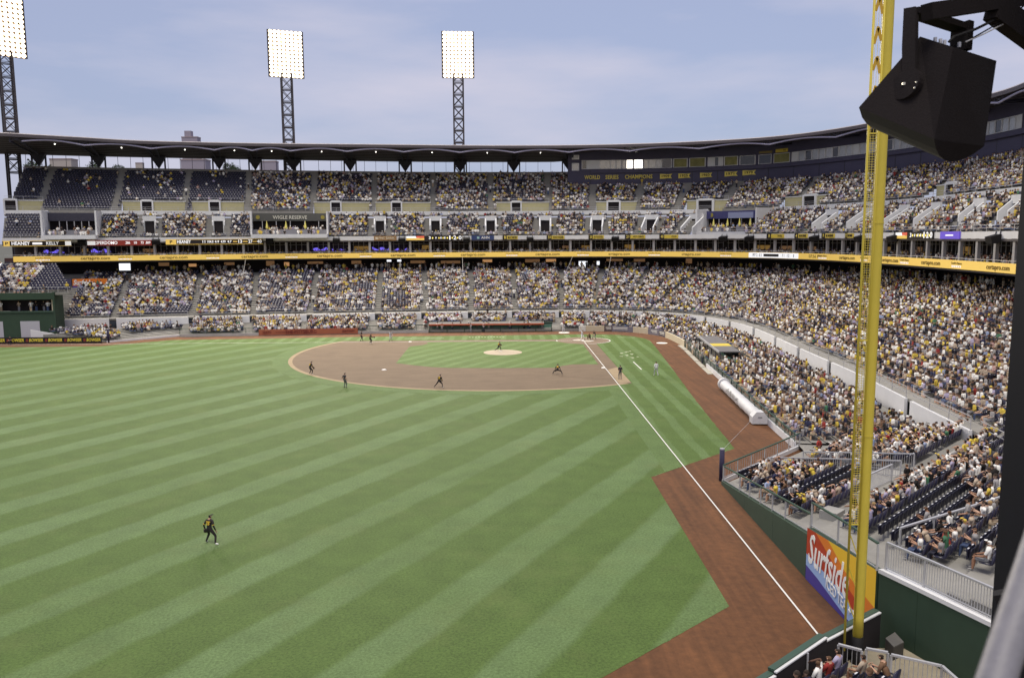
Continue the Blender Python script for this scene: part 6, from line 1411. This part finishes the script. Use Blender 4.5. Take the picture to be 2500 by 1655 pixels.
for u, v, d, w_ in ((82, 392, 600, 14), (228, 396, 600, 10), (288, 402, 620, 9), (560, 398, 600, 11), (575, 405, 620, 9), (120, 404, 620, 9)): far_tree(u, v, d, w_)

# ================================================================== players and officials
cloth = lambda n, c_: mat(n, c_, .85, .08, 8.0)
pskin = mat('player skin', (.40, .23, .155), .6); pblk = cloth('black uniform', (.022, .018, .018)); pgold = cloth('gold trim', (.62, .42, .04)); pwht = cloth('white shoe', (.78, .77, .74)); pgry = cloth('grey uniform', (.46, .46, .48)); pcap = cloth('black cap', (.012, .011, .012))
ublk = cloth('umpire shirt', (.030, .030, .036)); ugry = cloth('umpire trousers', (.12, .118, .125)); glv = mat('tan leather glove', (.16, .075, .03), .7); glb = mat('black leather glove', (.03, .022, .02), .7)
HOME = [pskin, pblk, pblk, pwht, pcap, glb]; AWAY = [pskin, pgry, pgry, pblk, pcap, glv]; UMP = [pskin, ublk, ugry, pblk, pcap]
def player(lb, xy, face, mats, z=0.03, group=None, num=None, gold=False, **kw):
    me, J = body('person', mats, **kw); fx, fy = face; rz = math.atan2(-fx, fy)
    o = bpy.data.objects.new('person', me); C.objects.link(o); o.location = (xy[0], xy[1], z); o.rotation_euler = (0, 0, rz); tag(o, lb, 'person', group)
    if num or gold:
        dr = (J['nb'] - J['hip']); dr /= np.linalg.norm(dr); rt = J['rs'] - J['ls']; rt /= np.linalg.norm(rt); bk = np.cross(rt, dr); bk = -bk if bk[1] > 0 else bk; bk /= np.linalg.norm(bk)
        c_ = J['chest'] * .75 + J['waist'] * .25 + bk * .145
        def loc(me_, nm):
            q = bpy.data.objects.new(nm, me_); C.objects.link(q); q.parent = o
        def lt(body_, pos, w_, h_):
            me_ = text_mesh(body_, .3, pgold, .004); n__ = len(me_.vertices); co = np.empty(n__ * 3); me_.vertices.foreach_get('co', co); co = co.reshape(-1, 3)
            co[:, 0] *= w_ / np.ptp(co[:, 0]); co[:, 1] *= h_ / np.ptp(co[:, 1]); bend = bk * 1.0
            co = pos + co[:, :1] * rt + co[:, 1:2] * dr + co[:, 2:] * bk - bk * (co[:, :1] ** 2) * 1.6; me_.vertices.foreach_set('co', co.ravel()); me_.update(); return me_
        if num: loc(lt(num, c_, .21, .22), 'jersey_number')
        nmk = MB(); a = J['nb'] - dr * .10 + bk * .115
        nmk.add([a - rt * .13 - dr * .025, a - dr * .025 + bk * .012, a + rt * .13 - dr * .025, a + rt * .13 + dr * .025, a + dr * .025 + bk * .012, a - rt * .13 + dr * .025], [(0, 1, 4, 5), (1, 2, 3, 4)], pgold); loc(nmk.mesh('name_strip'), 'name_strip')
        for s_ in 'lr':
            d = J[s_ + 'e'] - J[s_ + 's']; p0, p1 = J[s_ + 's'] + d * .74, J[s_ + 's'] + d * .84; mb = MB().tube([p0, p1], [.066, .062], pgold, 10); loc(mb.mesh('sleeve_trim'), 'sleeve_trim')
    return o
to = lambda a, b: tuple((np.array(b, float) - np.array(a, float)) / np.linalg.norm(np.array(b, float) - np.array(a, float)))
P_lf = at_z(512, 1328)[:2]
player('person in black uniform with yellow number walking in the outfield grass', P_lf, to(P_lf, (2, 4)), HOME, .012, 'fielders in black and gold', '26', hip=(0, 0, .86), lean=.20, hyaw=-.5, lf=(-.30, .10), rf=(.40, -.06), lh=(-.34, .10, .80), rh=(.36, .08, .78), toe=(.2, -.9), sleeve='long', kpr=(.5, 1, 0), glove='l')
P_ss = at_z(1071, 947)[:2]; home = (0.4, 0.4)
player('person in black and gold, legs wide, at the lower edge of the dirt', P_ss, to(P_ss, home), HOME, .03, 'fielders in black and gold', '2', hip=(.05, 0, .76), lean=.55, lf=(-.55, -.05), rf=(.42, .10), lh=(-.15, .48, .72), rh=(.20, .50, .70), sleeve='long', glove='l')
P_3b = at_z(1361, 915)[:2]
player('person in black and gold in a deep wide crouch on the dirt', P_3b, to(P_3b, home), HOME, .03, 'fielders in black and gold', '6', hip=(0, -.05, .60), lean=.70, lf=(-.58, 0), rf=(.58, 0), lh=(-.30, .42, .50), rh=(.30, .42, .50), kpl=(-.7, 1, 0), kpr=(.7, 1, 0), sleeve='long', glove='l')
P_2b = at_z(758, 914)[:2]
player('person in black and gold standing bent at the knees by the rounded dirt edge', P_2b, to(P_2b, home), HOME, .03, 'fielders in black and gold', '3', hip=(0, -.06, .84), lean=.42, lf=(-.24, 0), rf=(.24, .08), lh=(-.16, .40, .78), rh=(.16, .40, .78), sleeve='long', glove='l')
P_1b = at_z(904, 839)[:2]
player('person in black side on with arms bent before the far base', P_1b, to(P_1b, (0, 8)), HOME, .03, 'fielders in black and gold', None, True, hip=(0, -.05, .84), lean=.30, lf=(-.18, .10), rf=(.18, -.05), lh=(-.10, .48, .98), rh=(.14, .42, .95), sleeve='long', glove='l')
P_pi = (13.35, 12.6)
player('person in black and gold striding down in a lunge on the pale mound', P_pi, to(P_pi, (2, 4)), HOME, .24, 'fielders in black and gold', '4', hip=(0, .05, .62), lean=.35, side=.1, lf=(-.10, .55), rf=(.08, -.72), lh=(-.25, .45, .78), rh=(.34, .22, .70), kpr=(0, .8, -.6), toe=(0, 0), sleeve='long', glove='l', rfz=.03)
mask = cloth('catcher gear', (.05, .028, .02))
player('person in dark gear squatting behind home plate beside the bent person in black', (-1.15, -.75), to((-1.15, -.75), (8, 8)), [pskin, mask, pblk, pblk, pcap, glv], .03, None, None, hip=(0, 0, .36), lean=.30, lf=(-.30, .12), rf=(.30, .12), lh=(-.10, .50, .62), rh=(.25, .15, .45), kpl=(-.6, 1, .5), kpr=(.6, 1, .5), sleeve='long', glove='l')
player('person in black bending forward behind the squatting person at home plate', (-1.95, -1.35), to((-1.95, -1.35), (8, 8)), [pskin, ublk, ugry, pblk, pcap], .03, 'umpires', hip=(0, -.1, .74), lean=.55, lf=(-.28, 0), rf=(.28, .15), lh=(-.2, .42, .62), rh=(.2, .42, .62))
bt = player('person in white and grey batting stance beside home plate', (.10, -.98), to((.10, -.98), (-3, 3.2)), [pskin, cloth('white uniform', (.66, .66, .70)), cloth('white uniform', (.66, .66, .70)), pblk, pcap, glv], .03, None, None, hip=(0, -.04, .82), lean=.25, hyaw=.9, lf=(-.42, .0), rf=(.34, .02), lh=(.16, .30, 1.30), rh=(.20, .28, 1.38), sleeve='long')
bat = MB().tube([(.20, .30, 1.30), (.34, .22, 1.62), (.46, .10, 2.05)], [.014, .022, .033], mat('wood bat', (.45, .28, .12), .5), 6).mesh('bat'); bo = bpy.data.objects.new('baseball_bat', bat); C.objects.link(bo); bo.location = bt.location; bo.rotation_euler = bt.rotation_euler; tag(bo, 'wooden bat held up by the person in white', 'bat')
P_u3 = at_z(1514, 927)[:2]
player('person in dark shirt and grey trousers standing by the white line on pale dirt', P_u3, to(P_u3, home), UMP, .03, 'umpires', hip=(0, 0, .92), lean=.06, lf=(-.13, 0), rf=(.13, .03), lh=(-.10, .26, 1.02), rh=(.14, .26, 1.0))
P_u2 = at_z(842, 947)[:2]
player('person in dark shirt and grey trousers with hands on hips on the grass edge', P_u2, to(P_u2, home), UMP, .012, 'umpires', hip=(0, 0, .92), lean=.04, lf=(-.15, 0), rf=(.15, .03), lh=(-.24, .08, .98), rh=(.24, .08, .98))
P_u1 = at_z(882, 833)[:2]
player('person in black standing with feet apart on the far white line', P_u1, to(P_u1, (4, 2)), [pskin, ublk, ublk, pblk, pcap], .03, 'umpires', hip=(0, 0, .90), lean=.15, lf=(-.3, .1), rf=(.22, -.1), lh=(-.2, .28, .9), rh=(.2, .28, .9))
P_c3 = at_z(1602, 917)[:2]
player('person in white and grey uniform walking on striped grass near the coach box', P_c3, to(P_c3, (2, 10)), [pskin, cloth('white uniform', (.66, .66, .70)), pgry, pwht, pcap], .01, 'coaches in grey', hip=(0, 0, .91), lean=.06, lf=(-.14, .20), rf=(.16, -.22), lh=(-.20, .22, .98), rh=(.16, .24, .98), sleeve='long')
P_c1 = at_z(953, 832)[:2]
player('person in grey uniform standing bent on the grass beyond the far base line', P_c1, to(P_c1, (10, 20)), AWAY, .01, 'coaches in grey', hip=(0, 0, .88), lean=.25, lf=(-.25, 0), rf=(.25, .05), lh=(-.2, .36, .80), rh=(.2, .36, .80), sleeve='long')
P_od = _p[:2]
player('person in grey uniform on the round white mat before the orange roofed dugout', P_od + np.array([.1, 0]), to(P_od, (4, 10)), AWAY, .012, 'coaches in grey', hip=(0, 0, .92), lean=.05, lf=(-.14, 0), rf=(.14, .04), lh=(-.05, .30, 1.1), rh=(.12, .30, 1.05), sleeve='long')
P_bb = at_z(37, 838)[:2]
player('person in black sitting on a stool before the black lettered fence', (P_bb[0], -.75), (0, 1), [pskin, pblk, pblk, pblk, pcap], .0, None, hip=(0, 0, .55), lean=.15, lf=(-.15, .40), rf=(.15, .40), lh=(-.12, .35, .65), rh=(.12, .35, .65))
one('stool', 'small dark stool under the person by the black fence', 'stool', MB().box((P_bb[0], -.78, .40), (.36, .36, .05), black).box((P_bb[0], -.78, .19), (.26, .26, .38), steel))

# ================================================================== foul pole
fp = thing('foul_pole', 'tall yellow foul pole with mesh screen at the left field line', 'foul pole', (0, 99.55, 0))
bx0, by0 = 0.0, 99.55
MB().tube([(bx0, by0, 0.02), (bx0, by0, 1.78)], .21, black, 14).build('dark_base', fp, True)
MB().tube([(bx0, by0, z_) for z_ in np.linspace(1.78, 31.4, 40)], .178, yellowp, 16).build('shaft', fp, True)
for k in (9.2, 16.6, 24.0): MB().tube([(bx0, by0, k), (bx0, by0, k + .05)], .19, yellowp, 16).build('joint_ring', fp)
MB().tube([(bx0 + .155, by0 + .05, 1.78), (bx0 + .155, by0 + .05, 31.3)], .05, yellowp, 8).build('inner_rail', fp, True)
MB().tube([(bx0 + .50, by0 + .05, 1.25), (bx0 + .50, by0 + .05, 31.3)], .045, yellowp, 8).build('screen_rail', fp, True)
wr = MB(); zz = 6.0
while zz < 19.6: wr.beam((bx0 + .16, by0 + .05, zz), (bx0 + .50, by0 + .05, zz), .012, .016, yellowp); zz += .085
for xx in (.24, .33, .42): wr.beam((bx0 + xx, by0 + .05, 6.0), (bx0 + xx, by0 + .05, 31.0), .010, .010, yellowp, (1, 0, 0))
tag(wr.build('screen_mesh', fp), kind='stuff')
gb = mat('gold screen bar', (.50, .31, .03), .5); zz = 20.6; k = 0
while zz < 31:
    mb = MB(); x0, x1 = (bx0 + .21, bx0 + .45) if k % 2 else (bx0 + .45, bx0 + .21)
    mb.beam((x0, by0 + .05, zz), ((x0 + x1) / 2, by0 + .05, zz + .55), .03, .10, gb); mb.beam(((x0 + x1) / 2, by0 + .05, zz + .5), (x1, by0 + .05, zz + .1), .03, .10, gb); mb.build('screen_bar', fp); zz += .95; k += 1
MB().box((bx0 + .33, by0 + .05, 20.15), (.26, .03, .75), gb).build('screen_plate', fp)
for zz in np.arange(2.4, 6, 1.2): MB().beam((bx0 + .16, by0 + .05, zz), (bx0 + .50, by0 + .05, zz + .9), .03, .03, yellowp).build('brace', fp)
for zz in (6.0, 12.6, 19.6): MB().beam((bx0 + .14, by0 + .05, zz), (bx0 + .54, by0 + .05, zz), .05, .05, yellowp).build('cross_bar', fp)

# ================================================================== steelwork and speaker close to the camera
DS = 6.3
zp = lambda x, y, dep: at_d(2000 + x / 3.92, y / 3.92, dep)      # picture points measured in an enlargement
spk = thing('loudspeaker', 'large black wedge shaped loudspeaker hung from a steel yoke beside the yellow pole', 'loudspeaker', tuple(zp(900, 840, DS)))
A, B, C_, D_ = zp(965, 352, DS + .30), zp(1283, 455, DS), zp(1100, 1335, DS - .05), zp(380, 1030, DS + .45)
E_, G_ = zp(1697, 585, DS + .62), zp(1580, 1400, DS + .60)
Hh = A + (E_ - B); Dh = D_ + (G_ - C_)
mb = MB(); mb.add([A, B, C_, D_, Hh, E_, G_, Dh], [(0, 1, 2, 3), (1, 5, 6, 2), (5, 4, 7, 6), (4, 0, 3, 7), (0, 4, 5, 1)], blackcab); mb.build('cabinet', spk)
fc = MB(); dwn = np.cross(C_ - D_, G_ - C_); dwn /= np.linalg.norm(dwn); dwn = dwn if dwn[2] < 0 else -dwn; n_ = 8; rows = []
for i in range(n_ + 1):
    f = i / n_; bl_ = .16 * math.sin(math.pi * f) ** .8 if 0 < f < 1 else 0
    rows.append([D_ + (Dh - D_) * f + dwn * bl_, C_ + (G_ - C_) * f + dwn * bl_])
fc.strip(rows, mat('speaker grille', (.016, .015, .016), .9, .3, 90)); 
fc.add([r_[0] for r_ in rows], [tuple(range(n_ + 1))], blackcab); fc.add([r_[1] for r_ in rows], [tuple(range(n_ + 1))], blackcab); fc.build('curved_grille', spk)
sn_ = np.cross(C_ - B, A - B); sn_ /= np.linalg.norm(sn_); sn_ = sn_ if sn_ @ (CAM - B) > 0 else -sn_
yk = thing('speaker_yoke', 'black steel yoke and arm carrying the wedge loudspeaker', 'bracket', tuple(zp(1100, 160, DS)))
def plate(pts, m, nm, par, th=.04, n=sn_):
    P_ = [np.array(q) + n * .03 for q in pts]; Q_ = [q + n * th for q in P_]; k = len(P_); mb = MB()
    mb.add(P_ + Q_, [tuple(range(k - 1, -1, -1)), tuple(range(k, 2 * k))] + [(i, (i + 1) % k, k + (i + 1) % k, k + i) for i in range(k)], m); return mb.build(nm, par)
def on_side(x, y):                                                # picture point on the plane of the cabinet side
    d = ray(2000 + x / 3.92, y / 3.92); t = ((B - CAM) @ sn_) / (d @ sn_); return CAM + d * t
plate([on_side(860, 118), on_side(975, 98), on_side(968, 690), on_side(845, 780), on_side(843, 480)], blackcab, 'yoke_arm', yk)
cpt = on_side(880, 840); e1 = (on_side(1000, 860) - cpt); r_ = np.linalg.norm(e1); e1 /= r_; e2 = np.cross(sn_, e1)
plate([cpt + r_ * (e1 * math.cos(q) + e2 * math.sin(q)) for q in np.linspace(0, 2 * math.pi, 25)[:-1]], blackcab, 'pivot_disc', yk, .05)
for x, y, s2 in ((872, 843, .020), (992, 828, .010), (975, 880, .011)):
    c_ = on_side(x, y) + sn_ * .085; MB().box(c_, (s2, s2, s2), mat('bright bolt', (.70, .66, .55), .3, metal=.6)).build('bolt', yk)
ta, tb = on_side(918, 140) + sn_ * .05, zp(1370, 275, DS + .62)
MB().beam(ta, tb, .14, .05, blackcab).build('yoke_top', yk); MB().beam(tb + (0, 0, .04), zp(1352, 500, DS + .62), .17, .06, blackcab, tb - ta).build('yoke_arm', yk)
ar0, ar1 = zp(1030, 118, DS + .1), zp(2350, -75, DS + .9)
MB().beam(ar0, ar1, .10, .125, blackcab).build('support_arm', yk)
MB().beam(zp(1660, 70, DS + .48), zp(2350, 580, DS + 1.0), .12, .20, blackcab).build('diagonal_brace', yk)
one('speaker_cable', 'black cables sagging from the loudspeaker to the brace', 'cable', MB().tube([zp(1240, 405, DS + .2), zp(1290, 355, DS + .2), zp(1500, 280, DS + .35), zp(1720, 170, DS + .5), zp(1960, -5, DS + .6)], .012, black, 5).tube([zp(1350, 430, DS + .3), zp(1480, 360, DS + .35), zp(1640, 270, DS + .45), zp(1960, 60, DS + .6)], .006, black, 4).tube([zp(1400, 405, DS + .3), zp(1560, 335, DS + .4), zp(1760, 235, DS + .5)], .006, galv, 4))
for (x, y, dd) in ((1110, 385, .2), (1160, 400, .15), (1200, 412, .12), (1340, 430, .3)): MB().box(zp(x, y, DS + dd), (.02, .02, .04), galv).build('cable_terminal', spk)
c0 = at_d(2440, 1200, 6.9); a = np.array([RM[0][0], RM[0][1]]); a /= np.linalg.norm(a); b = np.array([-a[1], a[0]])
col = thing('steel_column', 'thick black steel column at the edge of the upper seats', 'column', (c0[0], c0[1], .02))
c0 = c0 + np.array([*(a * .19), 0]); q = [c0[:2] + a * i + b * j for i, j in ((0, -.3), (.62, -.3), (.62, .3), (0, .3))]
MB().hexa([(*k, .02) for k in q], [(*k, 24.0) for k in q], mat('black column paint', (.006, .006, .012), .7, .1, 3, spec=.15)).build('shaft', col)
MB().hexa([(*(c0[:2] + a * i + b * j), 0.02) for i, j in ((-.12, -.42), (.74, -.42), (.74, .42), (-.12, .42))], [(*(c0[:2] + a * i + b * j), .14) for i, j in ((-.12, -.42), (.74, -.42), (.74, .42), (-.12, .42))], steel).build('base_plate', col)
MB().beam(at_d(2432, 1462, 6.6), at_d(2560, 1440, 6.4), .12, .10, black).build('side_bracket', col)
hr = thing('hand_rail', 'round grey metal hand rail close by at the lower right', 'railing', tuple(at_d(2420, 1700, 1.45)))
h0, h1 = at_d(2568, 1240, 1.62), at_d(2385, 1800, 1.38)
MB().tube([h0 + (h0 - h1) * .4, h0, h1, h1 + (h1 - h0) * .6], .031, mat('weathered grey rail', (.17, .165, .185), .5, .15, 25, .2), 18).build('rail_tube', hr, True)
e_ = h1 + (h1 - h0) * .55; MB().tube([e_, (e_[0], e_[1], .02)], .03, galv, 10).build('post', hr, True)
